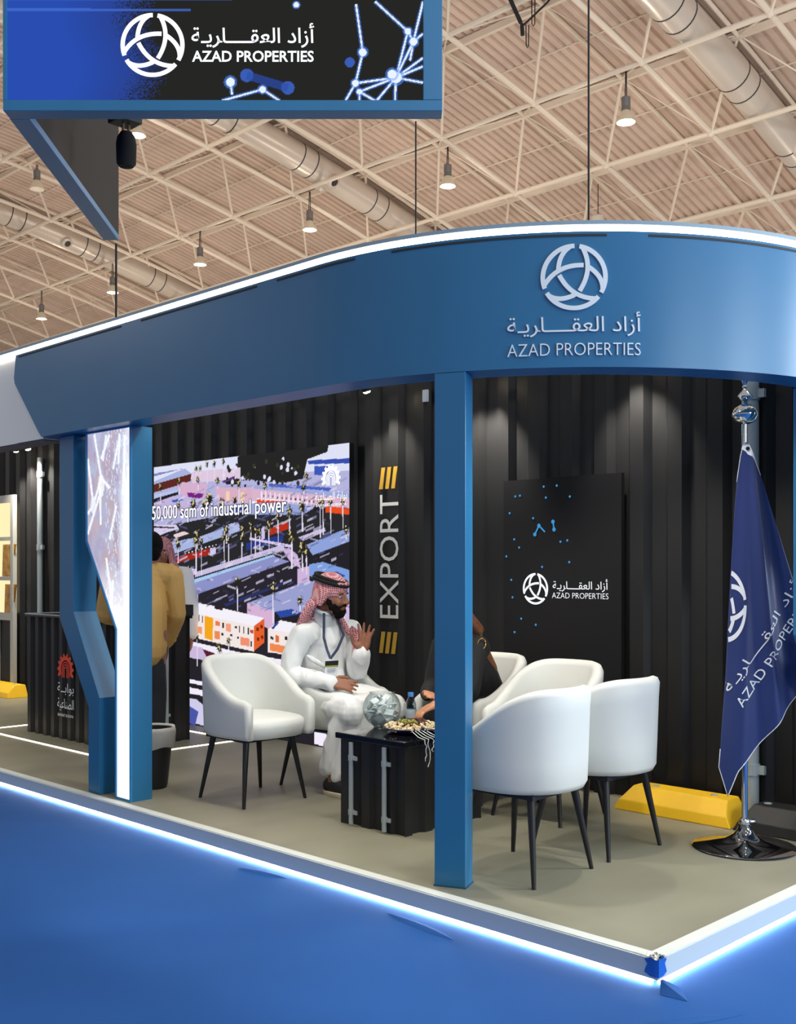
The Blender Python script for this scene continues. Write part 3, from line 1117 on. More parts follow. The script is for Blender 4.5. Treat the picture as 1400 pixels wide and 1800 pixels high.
# picture on the video wall: flat colour areas in metres from its lower far corner
PIC_POLYS = [
    ('#DFE2F6', [(0.586,2.202),(1.905,2.214),(1.905,2.024),(0.586,2.062)]),
    ('#DFE2F6', [(2.728,2.212),(3.112,2.21),(3.112,2.002),(2.599,2.0),(2.632,2.109)]),
    ('#B4B4DE', [(0.586,2.072),(1.905,2.069),(3.112,2.01),(3.112,1.798),(1.905,1.739),(0.586,1.686)]),
    ('#7F86C4', [(0.586,2.147),(1.039,2.162),(0.782,2.14),(0.586,2.122)]),
    ('#A9B2E0', [(0.586,2.077),(1.056,2.161),(1.156,2.111),(0.586,2.052)]),
    ('#5E2A22', [(0.586,2.052),(1.156,2.111),(1.14,2.05),(0.972,2.025),(0.586,1.981)]),
    ('#B7C3EA', [(0.586,1.961),(0.933,1.989),(0.955,1.968),(0.586,1.926)]),
    ('#26242A', [(0.586,1.926),(0.955,1.968),(0.955,1.944),(0.586,1.891)]),
    ('#262626', [(1.794,2.209),(2.122,2.229),(2.467,2.216),(2.632,2.224),(2.886,2.212),(2.874,2.163),(2.651,2.125),(2.599,1.983),(2.399,1.965),(2.122,1.989),(1.905,2.024),(1.794,2.049)]),
    ('#262626', [(1.604,2.028),(1.816,2.075),(1.816,1.984),(1.642,1.993)]),
    ('#3A50B0', [(2.651,2.116),(3.112,2.1),(3.112,2.063),(2.664,2.086)]),
    ('#4A63C0', [(2.192,1.972),(2.917,1.898),(2.917,1.861),(2.192,1.941)]),
    ('#3E58B8', [(2.728,2.069),(2.886,2.058),(2.886,1.996),(2.728,2.001)]),
    ('#DFC9E0', [(1.165,2.125),(1.831,2.12),(1.831,2.028),(1.165,2.029)]),
    ('#5A3A78', [(1.588,2.024),(1.756,2.056),(1.756,2.033),(1.604,2.005)]),
    ('#9FA9DA', [(1.542,1.98),(1.905,1.974),(2.728,1.895),(3.112,1.847),(3.112,1.806),(2.365,1.892),(1.905,1.938)]),
    ('#D9B5CE', [(1.526,1.972),(1.905,1.952),(2.365,1.901),(3.112,1.814),(3.112,1.737),(2.632,1.794),(2.331,1.82),(1.905,1.843),(1.526,1.841)]),
    ('#E8481E', [(2.043,1.855),(2.413,1.821),(2.413,1.777),(2.043,1.81)]),
    ('#E85020', [(2.855,1.768),(3.112,1.741),(3.112,1.692),(2.855,1.722)]),
    ('#F3F0FA', [(1.905,1.848),(2.043,1.837),(2.043,1.819),(1.905,1.825)]),
    ('#F3F0FA', [(2.043,1.864),(2.632,1.811),(2.632,1.803),(2.043,1.855)]),
    ('#D7B0D0', [(0.946,2.032),(1.023,2.047),(1.384,2.012),(1.384,1.97),(1.344,1.892),(1.039,1.925),(0.972,1.962)]),
    ('#7A2480', [(1.09,1.956),(1.328,1.935),(1.304,1.893),(1.106,1.917)]),
    ('#D9AFC6', [(1.487,1.979),(1.978,1.952),(1.978,1.826),(1.604,1.852),(1.511,1.907)]),
    ('#F0D2B0', [(1.635,1.938),(1.688,1.936),(1.688,1.853),(1.635,1.86)]),
    ('#F0D2B0', [(1.831,1.919),(1.883,1.917),(1.883,1.835),(1.831,1.842)]),
    ('#2A2A2C', [(1.905,1.816),(3.112,1.696),(3.112,1.471),(0.586,1.26),(0.586,1.661),(1.604,1.75)]),
    ('#9AA6D8', [(1.905,1.83),(2.331,1.816),(2.599,1.778),(2.728,1.76),(2.599,1.714),(2.331,1.724),(1.905,1.739)]),
    ('#C3B4DE', [(0.586,1.881),(0.72,1.91),(0.886,1.937),(1.098,1.922),(1.165,1.876),(1.287,1.832),(0.972,1.772),(0.586,1.751)]),
    ('#2A66B8', [(0.851,1.899),(0.972,1.909),(1.048,1.895),(0.886,1.878)]),
    ('#B7B2DC', [(1.487,1.843),(1.756,1.84),(1.905,1.816),(1.905,1.762),(1.448,1.755)]),
    ('#2A5AA8', [(1.756,1.799),(1.905,1.807),(1.905,1.775),(1.771,1.771)]),
    ('#D6CDEB', [(0.586,1.696),(0.92,1.691),(0.972,1.651),(0.782,1.626),(0.586,1.581)]),
    ('#26242A', [(0.586,1.686),(0.903,1.667),(0.903,1.657),(0.586,1.671)]),
    ('#E9D2D6', [(0.886,1.604),(1.039,1.629),(1.123,1.608),(0.92,1.574)]),
    ('#A9B6E2', [(0.729,1.503),(1.039,1.557),(1.263,1.576),(1.786,1.675),(1.839,1.614),(1.448,1.544),(0.834,1.428)]),
    ('#B7BEE6', [(1.665,1.669),(1.794,1.684),(1.846,1.627),(1.756,1.607)]),
    ('#A82A1C', [(0.92,1.408),(1.408,1.479),(1.416,1.427),(0.938,1.359)]),
    ('#CFC9EE', [(1.416,1.479),(1.495,1.487),(1.503,1.431),(1.416,1.422)]),
    ('#B8321C', [(2.199,1.618),(2.419,1.673),(2.433,1.612),(2.206,1.569)]),
    ('#D0C2E6', [(2.093,1.621),(2.136,1.642),(2.143,1.54),(2.101,1.536)]),
    ('#2B3A86', [(1.905,1.513),(2.365,1.57),(2.365,1.518),(1.905,1.454)]),
    ('#C9BFE0', [(1.206,1.281),(2.372,1.496),(2.386,1.457),(1.206,1.238)]),
    ('#D9CCEA', [(1.949,1.557),(2.467,1.49),(2.467,1.468),(1.949,1.539)]),
    ('#C9BFE0', [(2.546,1.545),(2.843,1.609),(2.855,1.584),(2.599,1.518)]),
    ('#D9CCEA', [(0.782,1.335),(1.222,1.31),(1.222,1.262),(0.869,1.251)]),
    ('#A8CBEF', [(1.039,1.193),(2.241,1.419),(2.269,1.405),(1.081,1.165)]),
    ('#8D92C8', [(1.065,1.165),(2.255,1.406),(2.44,1.365),(1.247,1.1)]),
    ('#D9B4DA', [(0.938,1.183),(1.065,1.169),(1.247,1.1),(1.255,1.014),(0.938,1.041)]),
    ('#2A2730', [(1.247,1.1),(2.44,1.365),(2.48,1.3),(2.728,1.308),(2.632,1.181),(1.92,1.029),(1.905,0.947),(1.596,0.975),(1.255,1.014)]),
    ('#2C3464', [(1.604,1.022),(2.467,1.231),(2.48,1.214),(1.642,1.004)]),
    ('#8FA3DC', [(2.638,1.487),(2.979,1.573),(3.106,1.602),(3.106,1.504),(2.709,1.41)]),
    ('#26242A', [(2.709,1.41),(3.106,1.5),(3.106,1.341),(2.824,1.359),(2.677,1.342)]),
    ('#CFB4DC', [(2.352,1.457),(2.433,1.469),(2.533,1.416),(2.579,1.309),(2.467,1.352)]),
    ('#CFB4DC', [(2.533,1.309),(2.671,1.33),(2.671,1.215),(2.533,1.188)]),
    ('#7FA0DE', [(2.671,1.342),(2.824,1.359),(3.106,1.3),(3.106,1.186),(2.979,1.184),(2.671,1.258)]),
    ('#2F4FA8', [(2.728,1.258),(2.979,1.288),(3.07,1.259),(2.979,1.217),(2.792,1.224)]),
    ('#9AA0D0', [(1.92,1.038),(2.632,1.215),(3.106,1.235),(3.106,1.055),(2.728,0.979),(2.262,0.979)]),
    ('#2C4AA0', [(2.276,0.98),(2.467,1.006),(2.599,0.975),(2.331,0.933)]),
    ('#D7B3D6', [(1.92,1.038),(2.262,0.984),(2.262,0.825),(2.122,0.864),(1.92,0.925)]),
    ('#CDB9E0', [(2.703,1.139),(2.824,1.099),(3.106,1.063),(3.106,0.859),(2.703,0.843)]),
    ('#3B49A8', [(2.917,0.976),(3.052,0.959),(3.088,0.858),(2.979,0.846)]),
    ('#F4F1FA', [(0.955,1.046),(1.106,1.035),(1.483,1.005),(1.483,0.982),(1.596,0.971),(1.596,0.989),(2.136,0.927),(2.007,0.86),(0.955,0.959)]),
    ('#F3E7E4', [(0.955,0.959),(2.007,0.86),(2.007,0.658),(0.955,0.754)]),
    ('#E5602A', [(2.007,0.86),(2.136,0.923),(2.136,0.736),(2.007,0.663)]),
    ('#F5A71E', [(1.344,0.921),(1.463,0.906),(1.455,0.718),(1.341,0.737)]),
    ('#2A2730', [(0.955,0.754),(2.007,0.658),(2.15,0.732),(2.467,0.661),(2.467,0.626),(2.007,0.636),(0.955,0.725)]),
    ('#F3E7E4', [(2.178,0.84),(2.331,0.916),(2.533,0.896),(2.48,0.653),(2.178,0.663)]),
    ('#F4F1FA', [(2.192,0.84),(2.331,0.911),(2.533,0.892),(2.467,0.825)]),
    ('#2B4A98', [(2.22,0.85),(2.297,0.906),(2.317,0.898),(2.248,0.842)]),
    ('#F2ECFB', [(0.955,0.715),(2.007,0.627),(2.533,0.613),(2.533,0.493),(2.007,0.501),(0.955,0.578)]),
    ('#CBB8DC', [(1.081,0.672),(1.304,0.654),(1.408,0.58),(1.756,0.576),(2.192,0.549),(2.192,0.469),(1.081,0.537)]),
    ('#5A2030', [(1.312,0.645),(1.487,0.617),(1.448,0.577),(1.368,0.582)]),
    ('#26242A', [(0.955,0.569),(1.604,0.54),(1.604,0.493),(0.955,0.53)]),
    ('#26242A', [(0.955,0.452),(2.331,0.435),(2.331,0.26),(0.955,0.335)]),
    ('#F2ECFB', [(0.955,0.383),(2.331,0.348),(2.331,0.321),(0.955,0.349)]),
    ('#F2ECFB', [(0.955,0.32),(1.448,0.295),(1.448,0.249),(0.955,0.266)]),
    ('#26242A', [(0.955,0.266),(1.604,0.234),(1.604,0.094),(0.955,0.14)]),
    ('#CFCBEA', [(1.039,0.215),(1.222,0.22),(1.336,0.173),(1.336,0.007),(1.039,0.026)]),
    ('#4A56A8', [(1.123,0.154),(1.255,0.118),(1.206,-0.006),(1.123,0.01)]),
    ('#F2ECFB', [(2.728,0.105),(3.1,0.09),(3.1,0.009),(2.824,0.006),(2.728,0.016)]),
    ('#F2ECFB', [(1.604,0.243),(3.1,0.205),(3.1,0.164),(1.604,0.187)]),
    ('#EE7A4A', [(1.495,0.884),(1.557,0.878),(1.557,0.841),(1.495,0.846)]),
    ('#2A2A2A', [(1.588,0.873),(1.612,0.871),(1.612,0.829),(1.588,0.831)]),
    ('#F0A080', [(1.635,0.87),(1.703,0.864),(1.703,0.8),(1.635,0.805)]),
    ('#2A2A2A', [(1.756,0.851),(1.786,0.849),(1.786,0.83),(1.756,0.833)]),
    ('#333333', [(1.809,0.858),(1.824,0.856),(1.824,0.802),(1.809,0.803)]),
    ('#333333', [(1.868,0.851),(1.883,0.849),(1.883,0.795),(1.868,0.796)]),
    ('#333333', [(1.927,0.844),(1.942,0.842),(1.942,0.788),(1.927,0.79)]),
    ('#C05030', [(1.956,0.831),(2.0,0.828),(2.0,0.801),(1.956,0.804)]),
    ('#EE8A5A', [(1.479,0.804),(1.557,0.797),(1.557,0.732),(1.479,0.738)]),
    ('#2A2A2A', [(1.573,0.789),(1.604,0.786),(1.604,0.768),(1.573,0.77)]),
    ('#2A2A2A', [(1.696,0.784),(1.726,0.782),(1.726,0.764),(1.696,0.766)]),
    ('#2A2A2A', [(1.786,0.77),(1.809,0.768),(1.809,0.75),(1.786,0.752)]),
    ('#F09070', [(1.831,0.767),(1.949,0.758),(1.949,0.695),(1.831,0.704)]),
    ('#333333', [(1.964,0.741),(1.978,0.74),(1.978,0.695),(1.964,0.696)]),
    ('#C86040', [(1.14,0.935),(1.206,0.929),(1.206,0.91),(1.14,0.915)]),
    ('#333333', [(1.255,0.928),(1.271,0.927),(1.271,0.87),(1.255,0.871)]),
    ('#333333', [(1.304,0.92),(1.32,0.919),(1.32,0.862),(1.304,0.863)]),
    ('#F09A70', [(1.222,0.832),(1.304,0.825),(1.304,0.768),(1.222,0.775)]),
    ('#2A2A2A', [(1.165,0.839),(1.206,0.836),(1.206,0.817),(1.165,0.82)]),
    ('#7A2A18', [(2.036,0.852),(2.065,0.85),(2.065,0.823),(2.036,0.825)]),
    ('#7A2A18', [(2.086,0.872),(2.115,0.869),(2.115,0.843),(2.086,0.845)]),
    ('#7A2A18', [(2.043,0.772),(2.072,0.77),(2.072,0.743),(2.043,0.745)]),
    ('#7A2A18', [(2.093,0.792),(2.122,0.79),(2.122,0.763),(2.093,0.765)]),
    ('#2A2A2A', [(2.213,0.788),(2.248,0.785),(2.248,0.763),(2.213,0.766)]),
    ('#E07040', [(2.276,0.8),(2.317,0.796),(2.317,0.744),(2.276,0.747)]),
    ('#F08A50', [(2.206,0.735),(2.386,0.721),(2.386,0.664),(2.206,0.677)]),
    ('#2A2A2A', [(2.386,0.796),(2.419,0.793),(2.419,0.767),(2.386,0.769)]),
    ('#F6E9F2', [(2.093,1.915),(2.108,1.914),(2.108,1.843),(2.093,1.844)]),
    ('#5A2A3A', [(2.122,1.887),(2.136,1.886),(2.136,1.868),(2.122,1.869)]),
    ('#F6E9F2', [(2.15,1.908),(2.164,1.907),(2.164,1.837),(2.15,1.838)]),
    ('#5A2A3A', [(2.178,1.88),(2.192,1.879),(2.192,1.862),(2.178,1.862)]),
    ('#F6E9F2', [(2.206,1.901),(2.22,1.901),(2.22,1.832),(2.206,1.832)]),
    ('#5A2A3A', [(2.234,1.873),(2.248,1.873),(2.248,1.855),(2.234,1.856)]),
    ('#F6E9F2', [(2.262,1.895),(2.276,1.894),(2.276,1.826),(2.262,1.827)]),
    ('#5A2A3A', [(2.29,1.867),(2.304,1.866),(2.304,1.849),(2.29,1.849)]),
    ('#F6E9F2', [(2.317,1.888),(2.331,1.887),(2.331,1.821),(2.317,1.821)]),
    ('#5A2A3A', [(2.345,1.86),(2.358,1.86),(2.358,1.842),(2.345,1.843)]),
    ('#F6E9F2', [(2.372,1.881),(2.386,1.881),(2.386,1.815),(2.372,1.816)]),
    ('#5A2A3A', [(2.399,1.854),(2.413,1.853),(2.413,1.836),(2.399,1.836)]),
    ('#F6E9F2', [(2.426,1.875),(2.44,1.874),(2.44,1.81),(2.426,1.811)]),
    ('#5A2A3A', [(2.453,1.847),(2.467,1.847),(2.467,1.83),(2.453,1.83)]),
    ('#F6E9F2', [(2.48,1.868),(2.493,1.868),(2.493,1.805),(2.48,1.805)]),
    ('#5A2A3A', [(2.507,1.841),(2.52,1.84),(2.52,1.823),(2.507,1.824)]),
    ('#F6E9F2', [(2.533,1.862),(2.546,1.861),(2.546,1.799),(2.533,1.8)]),
    ('#5A2A3A', [(2.56,1.835),(2.573,1.834),(2.573,1.817),(2.56,1.818)]),
    ('#F6E9F2', [(2.586,1.855),(2.599,1.855),(2.599,1.794),(2.586,1.795)]),
    ('#5A2A3A', [(2.612,1.829),(2.625,1.828),(2.625,1.811),(2.612,1.811)]),
    ('#F6E9F2', [(2.638,1.849),(2.651,1.848),(2.651,1.789),(2.638,1.789)]),
    ('#5A2A3A', [(2.664,1.822),(2.677,1.822),(2.677,1.805),(2.664,1.805)]),
    ('#F6E9F2', [(2.69,1.843),(2.703,1.842),(2.703,1.784),(2.69,1.784)]),
    ('#5A2A3A', [(2.716,1.816),(2.728,1.816),(2.728,1.799),(2.716,1.799)]),
    ('#F2ECEC', [(1.056,1.445),(1.073,1.445),(1.073,1.435),(1.056,1.435)]),
    ('#F2ECEC', [(1.106,1.453),(1.123,1.453),(1.123,1.443),(1.106,1.443)]),
    ('#F2ECEC', [(1.156,1.46),(1.173,1.46),(1.173,1.451),(1.156,1.451)]),
    ('#F2ECEC', [(1.206,1.468),(1.222,1.468),(1.222,1.458),(1.206,1.458)]),
    ('#F2ECEC', [(1.255,1.475),(1.271,1.475),(1.271,1.466),(1.255,1.466)]),
    ('#F2ECEC', [(1.304,1.483),(1.32,1.483),(1.32,1.473),(1.304,1.473)]),
    ('#F2ECEC', [(1.352,1.49),(1.368,1.49),(1.368,1.48),(1.352,1.481)]),
    ('#F2ECEC', [(1.4,1.497),(1.416,1.497),(1.416,1.488),(1.4,1.488)]),
    ('#F2ECEC', [(1.448,1.505),(1.463,1.504),(1.463,1.495),(1.448,1.495)]),
    ('#F2ECEC', [(1.495,1.512),(1.511,1.512),(1.511,1.502),(1.495,1.502)]),
]
PIC_PALMS = [
    (1.222, 2.15, 2.103, 0.033),
    (1.279, 2.151, 2.099, 0.033),
    (1.376, 2.178, 2.013, 0.033),
    (1.479, 2.176, 2.021, 0.033),
    (1.604, 2.186, 2.028, 0.033),
    (1.247, 2.058, 1.968, 0.038),
    (1.522, 2.033, 1.963, 0.042),
    (1.809, 1.993, 1.834, 0.041),
    (0.972, 2.055, 1.943, 0.039),
    (0.685, 2.021, 1.882, 0.044),
    (1.181, 1.856, 1.808, 0.067),
    (1.408, 1.889, 1.827, 0.076),
    (1.352, 1.83, 1.782, 0.076),
    (1.581, 1.853, 1.751, 0.056),
    (1.756, 1.859, 1.781, 0.046),
    (0.963, 1.851, 1.773, 0.044),
    (0.955, 1.524, 1.359, 0.053),
    (1.234, 1.591, 1.477, 0.067),
    (1.642, 1.624, 1.517, 0.061),
    (1.853, 1.632, 1.491, 0.055),
    (2.143, 1.961, 1.788, 0.04),
    (2.638, 2.002, 1.968, 0.038),
    (2.606, 1.919, 1.863, 0.039),
    (2.59, 1.774, 1.586, 0.055),
    (2.44, 1.746, 1.59, 0.052),
    (2.792, 1.808, 1.539, 0.042),
    (2.824, 1.794, 1.56, 0.033),
    (2.909, 1.795, 1.566, 0.038),
    (3.04, 1.789, 1.596, 0.037),
    (1.968, 1.638, 1.413, 0.05),
    (2.022, 1.618, 1.399, 0.049),
    (2.192, 1.649, 1.419, 0.048),
    (2.304, 1.716, 1.475, 0.039),
    (2.467, 1.563, 1.309, 0.056),
    (2.59, 1.467, 1.287, 0.06),
    (2.638, 1.44, 1.266, 0.055),
    (3.076, 1.591, 1.513, 0.041),
    (2.079, 1.599, 1.42, 0.04),
    (1.219, 1.548, 1.271, 0.057),
    (1.295, 1.537, 1.253, 0.047),
    (1.612, 1.569, 1.332, 0.047),
    (1.673, 1.54, 1.328, 0.042),
    (1.846, 1.546, 1.364, 0.041),
    (1.106, 1.3, 1.045, 0.053),
    (1.79, 1.209, 0.971, 0.055),
    (2.241, 1.168, 0.891, 0.062),
    (2.563, 1.073, 0.987, 0.047),
    (1.235, 0.742, 0.498, 0.039),
    (1.673, 0.733, 0.641, 0.042),
    (1.55, 0.671, 0.62, 0.056),
    (2.122, 0.598, 0.517, 0.04),
    (3.052, 1.062, 0.939, 0.062),
    (2.05, 0.571, 0.526, 0.045),
]
# ================================================================= video wall with the aerial picture
VW_Y0, VW_Y1, VW_X = 3.788, 6.90, 2.11
VW_H = 2.21
vw = thing('video_wall', 'large video wall showing an aerial view of buildings and palms', 'screen', (VW_X, 5.34, PZ))
mb = MB()
mb.box((VW_X + .004, VW_Y0, PZ), (VW_X + .044, VW_Y1, PZ + VW_H))
mb.build('cabinet', M_BLACK_MATT, vw, world=True)
vwid = VW_Y1 - VW_Y0
cv = Canvas(vwid, VW_H, 500, 400, '#26242A')
rng = np.random.default_rng(11)
for col_, pts_ in PIC_POLYS:
    cv.poly(pts_, col_)
roofc = ['#C9C2E4', '#8D94C4', '#DAD4EE', '#5B5F98', '#3A3A52', '#E6DFF2', '#7A6E9C']
for k in range(420):                       # small sheds, paths and parked things between the big roofs
    x_, y_ = .55 + rng.random() * 2.5, .95 + rng.random() * 1.0
    L_, h_, sl_ = .03 + .09 * rng.random(), .006 + .014 * rng.random(), (.28 if rng.random() < .75 else -.2)
    cv.poly([(x_, y_), (x_ + L_, y_ + L_ * sl_), (x_ + L_, y_ + L_ * sl_ + h_), (x_, y_ + h_)], roofc[k % 7], .55)
for k in range(70):                        # pale and dark specks over the tree belt
    x_, y_ = 1.6 + rng.random() * 1.0, 1.95 + rng.random() * .2
    cv.disc((x_, y_), .008 + .012 * rng.random(), ('#DFE2F6', '#262626', '#262626', '#3B3A2C')[k % 4])
for x_, y_, b_, r_ in PIC_PALMS:
    cv.line([(x_, y_), (x_ + .004, b_)], .016 if r_ > .05 else .010, '#E4DDF0')
    for k in range(13):
        t = 2 * PI * k / 13 + rng.random() * .4
        L_ = r_ * (.8 + .5 * rng.random())
        e_ = (x_ + L_ * math.cos(t) * .9, y_ + L_ * math.sin(t) * 1.05 - .2 * r_)
        n_ = (-math.sin(t) * r_ * .17, math.cos(t) * r_ * .17)
        cv.poly([(x_ - n_[0], y_ - n_[1]), e_, (x_ + n_[0], y_ + n_[1])], '#262420' if rng.random() < .85 else '#8A8048')
    cv.disc((x_, y_), r_ * .5, '#2A2822')
    for k in range(4):
        cv.disc((x_ - r_ * .4 + rng.random() * r_ * .6, y_ + (rng.random() - .3) * r_ * .9), r_ * .15, '#D6C98E')


def vw_place(u, v):
    return np.stack([np.full_like(u, 0.), (VW_Y1 - u * vwid) - 5.34, v * VW_H], -1)


picture_mesh('picture', 500, 400, vw_place, cv.c, vw)


def on_vw(cy, cz, k=0.):
    return lambda a, b, d: (VW_X - .003 - k, cy - a, cz + b)


M_CAPTION = glow('caption_white', '#FFFFFF', 1.15)
M_CAPTION_EDGE = glow('caption_edge', '#262850', .9)
place_text('caption_edge_lettering', '150,000 sqm of industrial power', M_CAPTION_EDGE, vw, on_vw(5.44, 1.790), .2, width=1.915, bold=.012, height=.165)
place_text('caption_lettering', '150,000 sqm of industrial power', M_CAPTION, vw, on_vw(5.44, 1.793, .002), .2, width=1.90, bold=.002, height=.158)
place_gear('gear_logo', M_CAPTION, vw, on_vw(3.985, 2.055), .105)
place_text('gate_lettering', AR_GATE2 + ' ' + AR_GATE1.replace('\u0640', ''), M_CAPTION, vw, on_vw(3.985, 1.885), .1, width=.35, height=.075)
place_text('gate_latin_lettering', 'BAWABAT ALSENAYA', M_CAPTION, vw, on_vw(3.985, 1.855), .03, width=.33, height=.02)

# ================================================================= dark portrait screen with small mark
ds = thing('portrait_screen', 'dark portrait screen on the container wall showing blue dots and a small emblem', 'screen', (2.13, 1.95, PZ))
mb = MB()
mb.box((2.12, 1.522, .30), (2.152, 2.382, 1.945))
mb.build('panel', mat('screen_black', '#1C1C1E', rough=.5, spec=.2), ds, world=True)
mb = MB()
for k, (y_, z_) in enumerate([(2.287, 1.845), (2.251, 1.848), (2.069, 1.894), (1.972, 1.895), (2.053, 1.827), (1.877, 1.825), (2.332, 1.743), (2.149, 1.706), (2.105, 1.659), (2.136, 1.607), (2.0, 1.68), (1.992, 1.633), (2.296, 1.58), (2.257, 1.529), (1.945, 1.559), (1.895, 1.566), (2.358, 1.475), (1.881, 1.437), (2.081, 1.409), (2.319, 1.329), (2.309, 1.221), (2.241, 1.091), (2.129, 1.057), (2.293, 1.006), (1.93, .80), (1.95, .74)]):
    r = .013 if k in (8, 9, 10, 11) else .0075
    mb = MB()
    mb.add([(2.117, y_ + r * math.cos(t), z_ + r * math.sin(t)) for t in [PI / 4 * i for i in range(8)]], [tuple(range(8))])
    mb.build('picture_dot', glow('dot_blue', '#49A6E8', .8), ds, world=True)
for a, b in (((2.105, 1.659), (2.136, 1.607)), ((2.105, 1.659), (2.06, 1.62)), ((2.0, 1.68), (1.992, 1.633))):
    p, q = stroke([a, b], .010)
    mb = MB()
    mb.add([(2.1175, v.x, v.y) for v in p] + [(2.1175, v.x, v.y) for v in reversed(q)], [(0, 1, 2, 3)])
    mb.build('picture_line', glow('dot_blue', '#49A6E8', .8), ds, world=True)


def on_ds(cy, cz):
    return lambda a, b, d: (2.116, cy - a, cz + b)


place_emblem('emblem_logo', M_SCREEN_WHITE, ds, on_ds(2.131, 1.276), .096)
place_text('arabic_lettering', AR_AZAD, M_SCREEN_WHITE, ds, on_ds(1.806, 1.262), .1, width=.39, height=.075)
place_text('latin_lettering', 'AZAD PROPERTIES', M_SCREEN_WHITE, ds, on_ds(1.806, 1.222), .05, width=.40, height=.033, bold=-.0006)


# ================================================================= rods on the container wall
def wall_rod(x, y, z0, z1, label, r=.022, brackets=(.3, 2.2)):
    t = thing('locking_rod', label, 'rod', (x, y, z0))
    MB().tube([(0, 0, 0), (0, 0, z1 - z0)], r, 14).build('pipe', M_STEEL, t, smooth=True)
    for b in brackets:
        mb = MB()
        mb.lathe([(r + .006, b - z0 - .03), (r + .006, b - z0 + .03)], n=14)
        mb.box((-.012, -.07, b - z0 - .022), (.012, -.015, b - z0 + .022))
        mb.build('bracket', M_STEEL, t)
    return t


wall_rod(2.118, .728, .12, 2.74, 'thick grey rod on the container wall behind the flag', .034, (.36, 2.3))
wall_rod(2.118, 8.42, .12, 2.53, 'long grey rod on the container wall beyond the reception counter', .028, (.3, 1.62, 2.36))


# ================================================================= kerb blocks along the wall
def kerb(y0, y1, m, label, x0=1.865):
    t = thing('parking_kerb', label, 'kerb', (x0, (y0 + y1) / 2, PZ))
    L = (y1 - y0) / 2
    prof = [(0, 0, 0), (.015, .055, .03), (.10, .125, .075), (.225, .125, .075), (.225, 0, 0)]
    mb = MB()
    ends = []
    for s in (-1, 1):
        ends.append([(x, s * (L - c * .9), z) for x, z, c in prof])
    mb.loft(ends)
    mb.build('block', m, t, bevel=.006)
    for yy in (-.5 * L, .5 * L):
        mb = MB()
        mb.lathe([(.02, .122), (.02, .128), (.008, .128)], (.16, yy, 0), 10)
        mb.build('bolt', M_STEEL, t)
    return t


M_KERB_BLACK = mat('kerb_black', '#1A1A1A', rough=.5)
kerb(.72, 1.41, M_YELLOW, 'yellow kerb block on the platform floor behind the white chairs')
kerb(.26, .71, M_KERB_BLACK, 'black kerb block on the platform floor behind the flag base')
kerb(8.58, 9.35, M_YELLOW, 'yellow kerb block below the lit shelves beside the counter', 2.0 - .15)

# ================================================================= lit shelves
sh_ = thing('display_shelf', 'grey shelf unit with warm lit compartments at the far wall', 'shelf', (2.1, 9.4, PZ))
M_SHELF = mat('shelf_grey', '#B9B9B2', rough=.5)
M_SHELF_GLOW = glow('shelf_glow', '#FFE6B0', 1.15)
y0_, y1_ = 8.93, 10.4
mb = MB()
for yy in (y0_, y1_ - .06):
    mb = MB()
    mb.box((2.075, yy, PZ), (2.12, yy + .06, 2.18))
    mb.build('upright', M_SHELF, sh_, world=True)
for zc in (2.10, 1.70, 1.28, .90, .86):
    mb = MB()
    mb.box((2.08, y0_ + .06, zc), (2.12, y1_ - .06, zc + (.08 if zc > 2 else .04)))
    mb.build('board', M_SHELF, sh_, world=True)
mb = MB()
mb.box((2.10, y0_ + .06, .94), (2.12, y1_ - .06, 2.1))
mb.build('lit_back', M_SHELF_GLOW, sh_, world=True)
for yy in (9.30, 9.75):
    mb = MB()
    mb.box((2.085, yy, .94), (2.10, yy + .012, 1.28))
    mb.box((2.085, yy + .05, 1.74), (2.10, yy + .062, 2.1))
    mb.build('divider', M_SHELF, sh_, world=True)
mb = MB()
mb.box((2.085, 9.28, PZ), (2.105, 9.32, .86))
mb.build('front_post', M_SHELF, sh_, world=True)
mb = MB()
mb.box((2.108, y0_ + .06, PZ + .01), (2.12, y1_ - .06, .86))
mb.build('dark_base', M_BLACK, sh_, world=True)
M_MARBLE = mat('amber_stone', '#C08A30', rough=.25, var=.5, vscale=14)
for k, (yy, zz, lean) in enumerate(((9.10, 1.32, .10), (9.45, 1.32, .05), (9.05, .94 + .34 - .34, .06))):
    mb = MB()
    h = .34 if k < 2 else .30
    mb.prism([(yy - .09, zz + .001), (yy + .09, zz + .001), (yy + .07, zz + h), (yy - .11 - lean, zz + h)], lambda a, b: (2.082, a, b), lambda a, b: (2.096, a, b))
    tag(mb.build('stone_slab', M_MARBLE), ('leaning amber stone slab on the second lit shelf, nearest the container wall', 'amber stone slab on the second lit shelf, farther along', 'amber stone slab on the third lit shelf')[k], 'slab', 'stone samples on the lit shelves')

# ================================================================= reception counter
rc = thing('reception_counter', 'black corrugated reception counter with red gear emblem', 'counter', (.95, 5.1, PZ))
CTX0, CTX1, CTY0, CTY1 = .955, 1.63, 5.07, 6.36
H = .95


def corr_box(x0, x1, y0, y1, z0, z1, pitch, depth):
    """closed block with trapezoid ribs on all four sides"""
    loop = []
    for (ax, ay), (bx, by), (nx_, ny_) in (((x0, y1), (x0, y0), (-1, 0)), ((x0, y0), (x1, y0), (0, -1)), ((x1, y0), (x1, y1), (1, 0)), ((x1, y1), (x0, y1), (0, 1))):
        L = math.hypot(bx - ax, by - ay)
        n = max(1, int(round(L / pitch)))
        for k in range(n):
            for s, d in ((.02, 0), (.40, 0), (.52, 1), (.88, 1)):
                t = (k + s) / n
                loop.append((ax + (bx - ax) * t - nx_ * d * depth, ay + (by - ay) * t - ny_ * d * depth))
    return MB().prism(loop, lambda a, b: (a, b, z0), lambda a, b: (a, b, z1))


